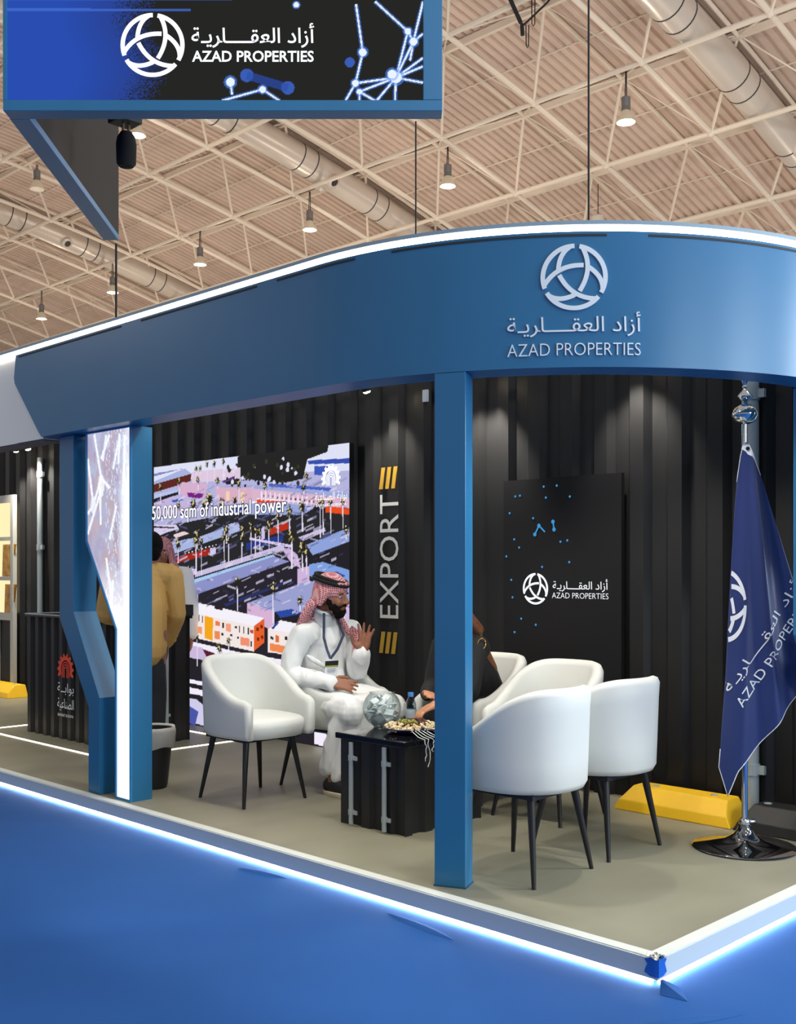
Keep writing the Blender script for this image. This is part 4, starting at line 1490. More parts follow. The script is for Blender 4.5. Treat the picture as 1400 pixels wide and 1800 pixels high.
corr_box(CTX0, CTX1, CTY0, CTY1, PZ, PZ + H - .02, .13, .022).build('corrugated_body', M_BLACK, rc, world=True)
mb = MB()
mb.box((CTX0 - .015, CTY0 - .015, PZ + H - .02), (CTX1 + .015, CTY1 + .015, PZ + H))
mb.build('counter_top', mat('counter_top_black', '#141414', rough=.12), rc, bevel=.003, world=True)
for zz in (.0,):
    mb = MB()
    mb.box((CTX0 - .017, CTY0 - .017, PZ + H - .004), (CTX0 - .010, CTY1 + .015, PZ + H + .004))
    mb.box((CTX0 - .017, CTY1 + .008, PZ + H - .004), (CTX1 + .015, CTY1 + .017, PZ + H + .004))
    mb.build('top_trim', M_STEEL, rc, world=True)
mb = MB()
mb.box((1.40, CTY0 - .02, PZ + H), (CTX1 + .02, CTY0 + .30, PZ + H + .085))
mb.build('raised_ledge', M_BLACK_MATT, rc, bevel=.004, world=True)


def on_ct(cy, cz):
    return lambda a, b, d: (CTX0 - .003, cy - a, cz + b)


M_GEAR = mat('gear_red', '#D8442E', rough=.6)
place_gear('gear_logo', M_GEAR, rc, on_ct(5.735, .625), .125)
place_text('gate_lettering', AR_GATE1, M_LETTER, rc, on_ct(5.735, .43), .15, width=.25, height=.095)
place_text('gate_lettering', AR_GATE2, M_LETTER, rc, on_ct(5.735, .31), .15, width=.25, height=.095)
place_text('gate_latin_lettering', 'BAWABAT ALSENAYA', M_LETTER, rc, on_ct(5.735, .265), .03, width=.24, height=.022)
t = rc
MB().tube([(1.40, CTY0 - .03, PZ + .05), (1.40, CTY0 - .03, PZ + H - .04)], .016, 12).build('rod', M_STEEL, rc, smooth=True, world=True)
for z_ in (.30, .82):
    mb = MB()
    mb.box((1.365, CTY0 - .035, z_ - .012), (1.435, CTY0 - .015, z_ + .012))
    mb.build('rod_clamp', M_STEEL, rc, bevel=.004, world=True)

# light lines let into the platform floor around the counter
for a, b, lab in (((.735, 4.775), (.735, 6.7), 'glowing floor line along the emblem side of the counter'), ((.735, 4.775), (1.85, 4.775), 'glowing floor line across the chair side of the counter'),
                  ((.75, 6.70), (1.9, 6.70), 'glowing floor line across the far side of the counter'), ((1.88, 4.775), (1.88, 6.7), 'glowing floor line between the counter and the video wall')):
    mb = MB()
    mb.box((min(a[0], b[0]) - .009, min(a[1], b[1]) - .009, PZ), (max(a[0], b[0]) + .009, max(a[1], b[1]) + .009, PZ + .004))
    tag(mb.build('floor_light_line', M_LED_FLOOR), lab, 'light strip', 'light lines around the counter')

# ================================================================= waste bin
wb = thing('waste_bin', 'dark waste bin with a white liner beside the glowing totem', 'bin', (.42, 3.70, PZ))
mb = MB()
mb.lathe([(.001, 0), (.085, 0), (.092, .02), (.125, .34), (.132, .345), (.132, .355), (.118, .355), (.085, .02)], n=24)
mb.build('bucket', mat('bin_black', '#26262A', rough=.4), wb, smooth=True)
mb = MB()
rings = []
for r, z in ((.116, .28), (.121, .36), (.136, .366), (.138, .34), (.134, .25), (.128, .24)):
    rings.append([(r * (1 + .03 * math.sin(7 * a + z * 40)) * math.cos(a), r * (1 + .03 * math.sin(7 * a + z * 40)) * math.sin(a), z + .012 * math.sin(3 * a) * (z < .3)) for a in [2 * PI * k / 32 for k in range(32)]])
mb.loft(rings, caps=False)
mb.build('liner', mat('liner_white', '#D5D3CC', rough=.5, alpha=.85), wb, smooth='all')

# ================================================================= chairs
M_LEATHER = mat('white_leather', '#D6D8D4', rough=.48, var=.02, vscale=4, bump=.03, bscale=260)
M_LEG = mat('chair_leg_black', '#1B1B1E', rough=.4)


def chair(label, x, y, rz):
    """tub chair: local front is -y"""
    t = thing('tub_chair', label, 'chair', (x, y, PZ), rz, 'white tub chairs around the low table')
    if 'shell' in CH:
        for nm in ('shell', 'seat', 'seam'):
            link_mesh(nm if nm != 'shell' else 'backrest_shell', CH[nm], None, t)
    else:
        # outer line of the tub seen from above, left arm front -> back -> right arm front
        path = []
        for k in range(9):
            q = k / 8
            path.append((-.238 - .032 * math.sin(q * PI / 2), -.275 + .255 * q))
        for a in np.linspace(PI, 0, 181)[1:-1]:
            ca, sa = math.cos(a), math.sin(a)
            path.append((.270 * math.copysign(abs(ca) ** .88, ca), -.02 + .295 * sa ** .88))
        for k in range(9):
            q = 1 - k / 8
            path.append((.238 + .032 * math.sin(q * PI / 2), -.275 + .255 * q))
        # even steps along the line
        P_ = np.array(path)
        d_ = np.concatenate([[0], np.cumsum(np.hypot(*np.diff(P_, axis=0).T))])
        t_ = np.linspace(0, d_[-1], 64)
        path = list(zip(np.interp(t_, d_, P_[:, 0]), np.interp(t_, d_, P_[:, 1])))
        N = len(path)
        rings = []
        for i, (px, py) in enumerate(path):
            a, b = path[max(i - 1, 0)], path[min(i + 1, N - 1)]
            tx, ty = b[0] - a[0], b[1] - a[1]
            l = math.hypot(tx, ty)
            nx_, ny_ = -ty / l, tx / l                        # outward (path runs clockwise seen from above)
            if nx_ * px + ny_ * (py + .02) < 0:
                nx_, ny_ = -nx_, -ny_
            q = min(1, max(0, (py + .215) / .48))
            s = (q * q * (3 - 2 * q)) ** .9
            top = .605 + .205 * s - .012 * (1 - s)
            endk = min(1, (min(i, N - 1 - i)) / 2.0)
            top -= .018 * (1 - endk)
            th = .062 - .012 * (1 - endk)
            bul = .012 * s
            sec = [(-.018, .375), (-.004, .40), (0, .50), (bul * .6, top * .8 + .06), (bul, top - .03), (bul - .010, top - .008), (bul - th * .5, top), (bul - th + .008, top - .008), (bul - th, top - .032), (-th, .52), (-th, .40), (-th, .375)]
            rings.append([(px + nx_ * o, py + ny_ * o, z) for o, z in sec])
        mb = MB()
        mb.loft(rings)
        CH['shell'] = mb.mesh('backrest_shell', 'all')
        CH['shell'].materials.append(M_LEATHER)
        # the seat: rounded pad filling the tub
        mb = MB()
        rings = []
        for z, sc, fr in ((.368, .90, .0), (.375, .96, .004), (.43, 1.0, .012), (.462, .99, .010), (.476, .95, -.002), (.482, .86, -.03), (.484, .5, -.10)):
            ring = []
            for k in range(40):
                a = 2 * PI * k / 40
                ca, sa = math.cos(a), math.sin(a)
                ex = .52 if sa < 0 else .8
                xx = .222 * sc * math.copysign(abs(ca) ** ex, ca)
                yy = (.255 + fr) * sc * math.copysign(abs(sa) ** ex, sa) - .018
                ring.append((xx, yy, z))
            rings.append(ring)
        mb.loft(rings)
        CH['seat'] = mb.mesh('seat', 'all')
        CH['seat'].materials.append(M_LEATHER)
        mb = MB()
        mb.box((-.19, -.19, .352), (.19, .19, .372))
        CH['seam'] = mb.mesh('seat_base')
        CH['seam'].materials.append(M_LEG)
        for nm in ('shell', 'seat', 'seam'):
            link_mesh({'shell': 'backrest_shell', 'seat': 'seat', 'seam': 'seat_base'}[nm], CH[nm], None, t)
        for k, (sx_, sy_) in enumerate(((-1, -1), (1, -1), (1, 1), (-1, 1))):
            mb = MB()
            mb.tube([(sx_ * .155, sy_ * .155, .372), (sx_ * .213, sy_ * .213, 0)], [.0185, .0095], 12)
            CH['leg%d' % k] = mb.mesh('leg', True)
            CH['leg%d' % k].materials.append(M_LEG)
    for k in range(4):
        link_mesh('leg', CH['leg%d' % k], None, t)
    return t


CH = {}
chair('empty white tub chair beside the glowing totem, turned to the low table', .655, 3.03, -.03)
chair('white tub chair holding the seated man in the white robe', 1.225, 3.0, .03)
chair('white tub chair seen from behind just past the corner post', .565, 1.01, PI + .03)
chair('white tub chair seen from behind, second from the corner post, nearest the flag', 1.135, 1.02, PI)
chair('empty white tub chair facing out in front of the portrait screen', 1.50, 1.57, -PI / 2 + .05)
chair('white tub chair holding the person in black behind the corner post', 1.61, 2.17, -PI / 2)

# ================================================================= low table
tb = thing('low_table', 'low black corrugated table with grey rods', 'table', (.6, 1.77, PZ))
TX0, TX1, TY0, TY1, TH = .605, 1.185, 1.77, 2.23, .465
corr_box(TX0, TX1, TY0, TY1, PZ, PZ + TH - .03, .14, .02).build('corrugated_body', M_BLACK, tb, world=True)
mb = MB()
mb.box((TX0 - .02, TY0 - .02, PZ + TH - .03), (TX1 + .02, TY1 + .02, PZ + TH))
mb.build('table_top', mat('gloss_black', '#101012', rough=.07), tb, bevel=.004, world=True)
for k, yy in enumerate((2.132, 1.892)):
    mb = MB()
    mb.tube([(TX0 - .016, yy, PZ + .01), (TX0 - .016, yy, PZ + .425)], .0125, 12)
    pp = mb.build('rod', M_STEEL, tb, smooth=True, world=True)
    for z_ in (.07, .345):
        mb = MB()
        q = Vector((TX0 - .016, yy, PZ + z_))
        mb.lathe([(.0155, -.013), (.0155, .013)], q - tb.location, 12)
        mb.box(q - tb.location + Vector((-.004, -.043, -.010)), q - tb.location + Vector((.004, -.012, .010)))
        mb.build('clamp', M_STEEL, pp)

TT = PZ + TH
# ---- fish bowl with folded papers
bw = thing('glass_bowl', 'round glass fish bowl filled with folded white papers on the low table', 'bowl', (.88, 2.205, TT))
def thin_glass(name, tint, k):
    m = bpy.data.materials.new(name)
    m.use_nodes = True
    nt = m.node_tree
    nt.nodes.clear()
    t_ = nt.nodes.new('ShaderNodeBsdfTransparent')
    t_.inputs[0].default_value = lin(tint)
    g_ = nt.nodes.new('ShaderNodeBsdfGlossy')
    g_.inputs['Roughness'].default_value = .02
    f_ = nt.nodes.new('ShaderNodeLayerWeight')
    f_.inputs[0].default_value = k
    x_ = nt.nodes.new('ShaderNodeMixShader')
    o_ = nt.nodes.new('ShaderNodeOutputMaterial')
    nt.links.new(f_.outputs['Facing'], x_.inputs[0])
    nt.links.new(t_.outputs[0], x_.inputs[1])
    nt.links.new(g_.outputs[0], x_.inputs[2])
    nt.links.new(x_.outputs[0], o_.inputs[0])
    return m


M_GLASS = thin_glass('clear_glass', '#F4F8F8', .14)
prof = []
for a in np.linspace(-78, 52, 22):
    r = .103
    prof.append((r * math.cos(math.radians(a)), .100 + r * math.sin(math.radians(a))))
inner = [(r - .003, z + (.002 if i == 0 else 0)) for i, (r, z) in enumerate(prof)]
mb = MB()
mb.lathe(prof + [(prof[-1][0] + .005, prof[-1][1] + .004)] + [(inner[-1][0], prof[-1][1] + .004)] + inner[::-1], n=36)
mb.build('bowl_glass', M_GLASS, bw, smooth=True)
M_PAPER = mat('white_paper', '#EDF0F0', rough=.7)
rr = random.Random(5)
cards = []
k = 0
for zc, nn, R0 in ((.025, 4, .035), (.052, 7, .055), (.082, 8, .064), (.112, 8, .062), (.138, 6, .045), (.155, 3, .025)):
    for i in range(nn):
        a = 2 * PI * i / nn + zc * 37
        pos = Vector((.88 + R0 * math.cos(a), 2.205 + R0 * math.sin(a), TT + zc))
        M = (Euler((rr.uniform(-.9, .9), rr.uniform(-.9, .9), rr.uniform(0, 6.28))).to_matrix())
        mb = MB()
        w, h, g = rr.uniform(.016, .022), rr.uniform(.018, .024), .004
        mb.prism([(-w, -.001), (w, -.001), (w, g * .4), (w * .96, g * .4), (-w * .9, g), (-w * .8, g * 1.3), (w, g * 1.8), (w, g * 2.0), (-w, g * 1.6)],
                 lambda a_, b_: M @ Vector((a_, -h, b_)), lambda a_, b_: M @ Vector((a_, h, b_)))
        o = mb.build('folded_paper', M_PAPER)
        o.location = pos
        tag(o, 'small folded white paper inside the glass fish bowl', 'paper', 'folded papers in the glass bowl')

# ---- water bottle
bt = thing('water_bottle', 'small clear water bottle with blue cap behind the glass bowl', 'bottle', (1.06, 2.255 - .09, TT))
mb = MB()
mb.lathe([(.001, 0), (.026, 0), (.029, .006), (.029, .05), (.027, .055), (.029, .06), (.029, .085), (.027, .09), (.029, .096), (.028, .11), (.020, .135), (.013, .148), (.013, .158), (.001, .158)], n=24)
mb.build('bottle_body', thin_glass('bottle_plastic', '#D8E6EE', .25), bt, smooth=True)
mb = MB()
mb.lathe([(.001, .150), (.015, .150), (.016, .154), (.016, .172), (.001, .174)], n=18)
mb.build('cap', mat('cap_blue', '#4A8ADB', rough=.4), bt, smooth=True)
mb = MB()
mb.lathe([(.0296, .036), (.0296, .084)], n=24)
mb.f = [f for f in mb.f if len(f) == 4]
mb.build('paper_label', mat('bottle_label', '#C9D6DE', rough=.5, alpha=.7), bt, smooth=True)

# ---- snack platter wrapped in film
pl = thing('snack_platter', 'blue platter of nuts and dates wrapped in clear film on the low table', 'platter', (.87, 1.965, TT))
mb = MB()
mb.lathe([(.001, 0), (.10, 0), (.125, .008), (.153, .024), (.155, .028), (.148, .028), (.12, .014), (.001, .010)], n=40)
mb.build('tray', mat('tray_blue', '#1E2C6C', rough=.25, var=.3, vscale=30), pl, smooth=True)
rr = random.Random(9)
M_NUT = mat('cream_nut', '#D9C6A0', rough=.7, var=.25, vscale=40)
M_DATE = mat('dark_date', '#4A2A22', rough=.4, var=.4, vscale=30)
M_PIST = mat('green_pistachio', '#8A8A34', rough=.6, var=.3, vscale=40)
for nm, m, lo, hi, cnt, sz in (('nut_heap', M_NUT, .075, .146, 400, .0085), ('date_heap', M_DATE, .0, .082, 110, .013), ('pistachio_heap', M_PIST, .02, .08, 60, .009)):
    mb = MB()
    for k in range(cnt):
        a = rr.uniform(0, 2 * PI)
        if nm == 'pistachio_heap':
            a = rr.uniform(1.9, 4.2)
        r = math.sqrt(rr.uniform(lo * lo, hi * hi))
        z = .022 + .030 * (1 - (r / .155) ** 2) + rr.uniform(-.008, .008) + (.006 if nm == 'pistachio_heap' else 0)
        mb.ball((r * math.cos(a), r * math.sin(a), z), (sz * rr.uniform(.7, 1.2), sz * rr.uniform(.6, 1), sz * rr.uniform(.6, 1)), 6, 4, Euler((rr.random() * 3, rr.random() * 3, 0)).to_matrix())
    o = mb.build(nm, m, pl, smooth='all')
    o['kind'] = 'stuff'
M_RIBBON = mat('ribbon_white', '#D8DADA', rough=.4)
for k, (a, L) in enumerate(((3.75, .10), (3.9, .13), (4.15, .06), (4.35, .12), (4.5, .09))):
    mb = MB()
    p = Vector((.152 * math.cos(a), .152 * math.sin(a), .03))
    ex = -.17 + .028 * k
    p = Vector((ex * .8, -.125, .028))
    pts = [p, Vector((ex, -.20, .012)), Vector((ex, -.243, .004))]
    for i in range(7):
        pts.append(Vector((ex + rr.uniform(-.010, .010), -.247 + rr.uniform(-.003, .003), -L * (i + 1) / 7)))
    mb.tube(pts, .0022, 5)
    mb.build('ribbon', M_RIBBON, pl)

# ================================================================= flag on its stand
FP = Vector((1.587, .4995, 0))
FR = Vector((.7031, -.7111, 0))
FF = Vector((.7111, .7031, 0))
fg = thing('flag_stand', 'navy flag with white lettering on a chrome pole with round base', 'flag', (FP.x, FP.y, PZ))
mb = MB()
mb.lathe([(.001, 0), (.235, 0), (.24, .006), (.232, .012), (.16, .022), (.09, .04), (.05, .065), (.032, .09), (.030, .105), (.001, .106)], n=48)
mb.build('base', mat('base_chrome', '#8A8C90', rough=.05, metal=1), fg, smooth=True)
MB().tube([(0, 0, .10), (0, 0, 2.10)], .0145, 16).build('pole', M_CHROME, fg, smooth=True)
mb = MB()
mb.ball((0, -.0, .118), .028, 16, 10)
mb.tube([(0, 0, .118), FR * .055 + Vector((0, 0, .125))], .010, 8)
kn = mb.build('clamp_knob', M_CHROME, fg, smooth='all')
mb = MB()
mb.lathe([(.001, 1.978), (.012, 1.98), (.045, 1.995), (.060, 2.02), (.061, 2.032), (.052, 2.055), (.028, 2.072), (.015, 2.078), (.012, 2.085), (.038, 2.112), (.012, 2.14), (.008, 2.15), (.014, 2.156), (.008, 2.165), (.015, 2.185), (.014, 2.30), (.001, 2.36)], n=28)
mb.build('finial', M_CHROME, fg, smooth=True)
KM = 5.09 / 1912


def fedge(tab, z):
    zs = [t[1] for t in tab][::-1]
    return float(np.interp(z, zs, [t[0] for t in tab][::-1]))


LT = [(-.006, 1.985), (-.027, 1.94), (-.048, 1.795), (-.072, 1.395), (-.0985, .916), (-.128, .56), (-.136, .477), (-.104, .346)]
RT = [(.006, 1.985), (.04, 1.896), (.085, 1.768), (.144, 1.58), (.205, 1.37), (.24, 1.26), (.258, 1.08), (.255, .835), (.245, .823), (-.06, .462), (-.104, .346)]


def fold(a, z):
    """how far the cloth hangs towards the viewer side of the pole"""
    h = (1.985 - z) / 1.64
    u = a / (.03 + .23 * h)
    return -.03 - .05 * h ** .7 * (.6 + .55 * math.cos(2.3 * u - .9)) - .035 * h * math.sin(3.4 * u + 2.2 * h) - .05 * h * math.exp(-((u - .62) / .22) ** 2) + .04 * h * math.exp(-((u - .15) / .25) ** 2)


def FL(a, z, out=0.):
    p = FR * a + FF * (fold(a, z) - out)
    return Vector((p.x, p.y, z - PZ))


mb = MB()
rings = []
zs = list(np.linspace(1.985, .346, 70))
nu = 40
for z in zs:
    l, r = fedge(LT, z), fedge(RT, z)
    rings.append([FL(l + (r - l) * k / nu, z) for k in range(nu + 1)])
mb.loft(rings, closed=False, caps=False)
o = mb.build('cloth', mat('flag_navy', '#1A2D66', rough=.36, sheen=.3, spec=.5), fg, smooth='all')
md = o.modifiers.new('thick', 'SOLIDIFY')
md.thickness = .0015
md.offset = 1
mb = MB()
rings = []
for z in np.linspace(1.99, 1.83, 14):
    r = fedge(RT, min(z, 1.985)) + .001
    l = -.018 + .0 * z if z > 1.945 else r - (.030 if z > 1.92 else .012) * (z - 1.81) / .13
    if z > 1.945:
        l = -.012 - (1.99 - z) * .4
    rings.append([FL(l + (r - l) * k / 6, z, .004) for k in range(7)])
mb.loft(rings, closed=False, caps=False)
M_FWHITE = mat('flag_white', '#E1E5EA', rough=.6)
hb = mb.build('hoist_band', M_FWHITE, fg, smooth='all')
mb = MB()
mb.lathe([(.009, -.002), (.009, .002), (.005, .002), (.005, -.002)], FL(.002, 1.955, .006), 12, FF.to_track_quat('Z', 'Y').to_matrix())
mb.build('eyelet', M_CORD, hb)
MB().tube([FL(fedge(RT, z), z, .002) for z in np.linspace(.84, .347, 30)], .0022, 5).build('hem_piping', M_FWHITE, fg, smooth='all')
MB().tube([FL(fedge(LT, z), z, .002) for z in (.56, .5, .477, .44, .40, .347)], .0018, 5).build('hem_piping', M_FWHITE, fg, smooth='all')
MB().tube([FL(fedge(LT, z), z, .002) for z in np.linspace(1.95, 1.80, 6)], .0018, 5).build('hem_piping', M_FWHITE, fg, smooth='all')


def cut_to_cloth(vs2, fs, z_lo=.35):
    """keep the faces that lie on the cloth; returns mesh data on its surface"""
    keep = []
    for f in fs:
        ok = all(fedge(LT, vs2[i][1]) < vs2[i][0] < fedge(RT, vs2[i][1]) for i in f)
        if ok:
            keep.append(f)
    return [FL(a, z, .0035) for a, z in vs2], keep


def flag_text(name, body, size, width, height, o_px, ang, shear=0.):
    vs, fs = text_mesh(body, size, 0, width, res=3)
    lo, hi = vs[:, 1].min(), vs[:, 1].max()
    vs[:, 1] = (vs[:, 1] - lo) * height / (hi - lo)
    vs[:, 0] -= vs[:, 0].min()
    a0, z0 = (o_px[0] - 1308) * KM, 1.39 + (1002 - o_px[1]) * KM
    ca, sa = math.cos(ang), math.sin(ang)
    v2 = [(a0 + (x + y * shear) * ca - y * sa * .8, z0 + (x + y * shear) * sa + y * ca * .8) for x, y, _ in vs]
    pts, fs = cut_to_cloth(v2, fs)
    xs_ = np.sort(vs[:, 0])
    gap = xs_[np.argmax(np.diff(xs_))] + 1e-4
    for word in ([f for f in fs if vs[f[0], 0] <= gap], [f for f in fs if vs[f[0], 0] > gap]):
        if not word:
            continue
        me = bpy.data.meshes.new(name)
        me.from_pydata(pts, [], word)
        bm = bmesh.new()
        bm.from_mesh(me)
        bmesh.ops.delete(bm, geom=[v for v in bm.verts if not v.link_faces], context='VERTS')
        bm.to_mesh(me)
        bm.free()
        link_mesh(name, me, M_FWHITE, fg)


flag_text('latin_lettering', 'AZAD PROPERTIES', .1, .62, .052, (1295, 1241), math.radians(55.5))
flag_text('arabic_lettering', AR_AZAD, .1, .60, .085, (1280, 1218), math.radians(56))
mb = MB()
for a, b in emblem_strokes():
    n = len(a)
    ca, za = (1272 - 1308) * KM, 1.39 + (1002 - 1064) * KM
    q = math.radians(40)
    v2 = [(ca + (p.x * math.cos(q) - p.y * math.sin(q)) * .085, za + (p.x * math.sin(q) + p.y * math.cos(q)) * .172) for p in list(a) + list(b)]
    pts, fs = cut_to_cloth(v2, [(i, i + 1, n + i + 1, n + i) for i in range(n - 1)])
    mb.add(pts, fs)
o = mb.build('emblem_logo', M_FWHITE, fg)
bm = bmesh.new()
bm.from_mesh(o.data)
bmesh.ops.delete(bm, geom=[v for v in bm.verts if not v.link_faces], context='VERTS')
bm.to_mesh(o.data)
bm.free()

# ================================================================= spotlights of the stand
M_SPOT_ON = glow('spot_face', '#FFE9C4', 30)


def spot(x, y, z, tx, ty, tz, e, label, size=1.3, blend=.5, color=(1, .92, .80), fixture=True, radius=.03):
    d = (Vector((tx, ty, tz)) - Vector((x, y, z))).normalized()
    if fixture:
        t = thing('spotlight', label, 'spotlight', (x, y, z), 0, 'small spotlights lighting the stand')
        M = d.to_track_quat('Z', 'Y').to_matrix()
        mb = MB()
        mb.lathe([(.001, -.11), (.03, -.11), (.034, -.10), (.034, .0), (.029, .0), (.029, -.012), (.001, -.012)], n=16, M=M)
        hd = mb.build('head', M_BLACK_MATT, t, smooth=True)
        mb = MB()
        mb.lathe([(.001, -.010), (.027, -.010), (.027, .002), (.018, .012), (.001, .015)], n=14, M=M)
        mb.build('lens', M_SPOT_ON, hd)
        top = Vector((0, 0, max(.06, 2.70 - z)))
        MB().tube([-d * .05, top], .007, 8).build('stem', M_BLACK_MATT, t)
    return lamp_light('SPOT', Vector((x, y, z)) + d * .02, e, color=color, radius=radius, target=(tx, ty, tz), spot=size, blend=blend)


# rails that carry the spotlights, spanning between the fascia and the container wall
for x_, y_, lab in ((.45, (2.2, 8.0), 'thin black light rail hidden behind the straight fascia'), (1.93, (.6, 9.2), 'thin black light rail along the top of the container wall')):
    mb = MB()
    mb.box((x_ - .015, y_[0], 2.70), (x_ + .015, y_[1], 2.725))
    tag(mb.build('light_rail', M_BLACK_MATT), lab, 'rail')
for y_, lab in ((2.0, 'slim cross beam over the seating corner'), (4.55, 'slim cross beam beside the counter'), (8.1, 'slim cross beam beyond the counter')):
    mb = MB()
    mb.box((.172, y_ - .02, 2.726), (2.155, y_ + .02, 2.76))
    tag(mb.build('cross_beam', M_BLACK_MATT), lab, 'beam', 'cross beams above the stand')
mb = MB()
arc_ = [(CX - r_ * math.cos(a_), CY - r_ * math.sin(a_)) for r_ in (1.315, 1.285) for a_ in np.linspace(-.2, 1.3, 24)]
mb.loft([[(*arc_[i], 2.70), (*arc_[i], 2.725), (*arc_[24 + i], 2.725), (*arc_[24 + i], 2.70)] for i in range(24)])
tag(mb.build('light_rail', M_BLACK_MATT), 'bent black light rail behind the round fascia corner', 'rail')
for k, (x, y, tx, ty, e, sz, lab) in enumerate((
        (1.90, 8.36, 2.16, 8.3, 120, 1.5, 'spotlight above the long grey rod, nearest the counter'),
        (1.90, 8.62, 2.16, 8.75, 120, 1.5, 'spotlight above the lit shelves'),
        (1.85, 3.40, 2.2, 3.40, 60, 1.3, 'spotlight over the upright lettering on the container wall'),
        (1.85, 2.55, 2.2, 2.52, 110, 1.3, 'spotlight over the upper corner of the portrait screen'),
        (1.85, 1.45, 2.2, 1.42, 70, 1.3, 'spotlight over the wall between portrait screen and flag'),
        (.40, 2.45, .85, 2.0, 50, 1.9, 'spotlight behind the fascia over the low table'),
        (.42, 1.504, 1.10, 1.15, 75, 1.9, 'spotlight behind the fascia over the chairs near the post'),
        (.864, .734, 1.25, 1.05, 62, 1.9, 'spotlight behind the round fascia corner near the flag'),
        (.40, 3.25, .9, 3.0, 30, 1.9, 'spotlight behind the fascia over the man in the robe'),
        (.45, 5.4, .9, 5.3, 22, 2.0, 'spotlight behind the white header over the counter'),
        (.45, 7.2, 1.0, 7.2, 40, 2.0, 'spotlight behind the white header beyond the counter'))):
    if tx > 2:
        spot(x + .06, y, 2.60, tx, ty, 1.9, e, lab, sz, .8)
    else:
        spot(x, y, 2.62, tx, ty, .1, e, lab, sz, .4)
# ================================================================= people
from mathutils import noise as mnoise


def skin_over(mb, name, m, parent, voxel=.006, smooth=6, folds=0., fscale=14., drop=(1, 1, .35)):
    """one continuous surface over overlapping closed shapes (world coordinates), parented to parent"""
    me = bpy.data.meshes.new(name)
    me.from_pydata(mb.v, [], mb.f)
    bm = bmesh.new()
    bm.from_mesh(me)
    bmesh.ops.recalc_face_normals(bm, faces=bm.faces)
    bm.to_mesh(me)
    bm.free()
    o = bpy.data.objects.new(name, me)
    COL.objects.link(o)
    r = o.modifiers.new('r', 'REMESH')
    r.mode = 'VOXEL'
    r.voxel_size = voxel
    s = o.modifiers.new('s', 'SMOOTH')
    s.factor = .5
    s.iterations = smooth
    dg = bpy.context.evaluated_depsgraph_get()
    dg.update()
    out = bpy.data.meshes.new_from_object(o.evaluated_get(dg))
    bpy.data.objects.remove(o)
    bpy.data.meshes.remove(me)
    out.name = name
    L = parent.location
    co = np.empty(len(out.vertices) * 3)
    out.vertices.foreach_get('co', co)
    if folds:
        nr_ = np.empty(len(out.vertices) * 3)
        out.vertices.foreach_get('normal', nr_)
        c3 = co.reshape(-1, 3)
        amp = np.array([(1 - 2.2 * abs(mnoise.noise(Vector((p[0] * drop[0], p[1] * drop[1], p[2] * drop[2])) * fscale + Vector((0, 0, p[0] * 5))))) for p in c3])
        co = (c3 + nr_.reshape(-1, 3) * (amp * folds)[:, None]).ravel()
    co = co.reshape(-1, 3) - np.array(L)
    out.vertices.foreach_set('co', co.ravel())
    out.polygons.foreach_set('use_smooth', [True] * len(out.polygons))
    out.materials.clear()
    return link_mesh(name, out, m, parent)


def limb(mb, pts, rad, n=14):
    """rounded, tapering limb through points"""
    pts = [Vector(p) for p in pts]
    fine, fr = [], []
    for i in range(len(pts) - 1):
        for k in range(6):
            t = k / 6
            fine.append(pts[i].lerp(pts[i + 1], t))
            fr.append(rad[i] + (rad[i + 1] - rad[i]) * t)
    fine.append(pts[-1])
    fr.append(rad[-1])
    mb.tube(fine, fr, n)
    for p, r in ((pts[0], rad[0]), (pts[-1], rad[-1])):
        mb.ball(p, r * .999, n, 8)
    for p, r in zip(pts[1:-1], rad[1:-1]):
        mb.ball(p, r * .999, n, 8)


def frame(f, u):
    f = Vector(f).normalized()
    u = Vector(u)
    u = (u - f * u.dot(f)).normalized()
    s = u.cross(f)                      # person's left when f is forward and u is up
    return f, u, s


def mtx(s, f, u):
    return Matrix((s, f, u)).transposed()


def head(mb, c, f, u, k=1.):
    f, u, s = frame(f, u)
    M = mtx(s, f, u)
    P = lambda a, b, d: Vector(c) + s * a * k + f * b * k + u * d * k
    mb.ball(P(0, -.012, .030), (.076 * k, .096 * k, .098 * k), 20, 14, M)
    mb.ball(P(0, .030, -.035), (.060 * k, .066 * k, .080 * k), 18, 12, M)
    mb.ball(P(0, .060, -.088), (.032 * k, .030 * k, .026 * k), 12, 8, M)
    for a in (-.034, .034):
        mb.ball(P(a, .066, -.035), (.024 * k, .024 * k, .026 * k), 10, 8, M)      # cheeks
        mb.ball(P(a * .9, .078, .022), (.026 * k, .014 * k, .010 * k), 10, 8, M)   # brow
        mb.ball(P(a * 2.2, -.006, -.015), (.010 * k, .020 * k, .032 * k), 10, 8, M)    # ear
    limb(mb, [P(0, .086, .012), P(0, .106, -.018), P(0, .112, -.030)], [.009 * k, .012 * k, .014 * k], 10)
    mb.ball(P(.011, .100, -.034), .010 * k, 8, 6)
    mb.ball(P(-.011, .100, -.034), .010 * k, 8, 6)
    mb.ball(P(0, .090, -.062), (.022 * k, .010 * k, .007 * k), 10, 6, M)
    mb.ball(P(0, .088, -.073), (.019 * k, .010 * k, .007 * k), 10, 6, M)
    return P, M


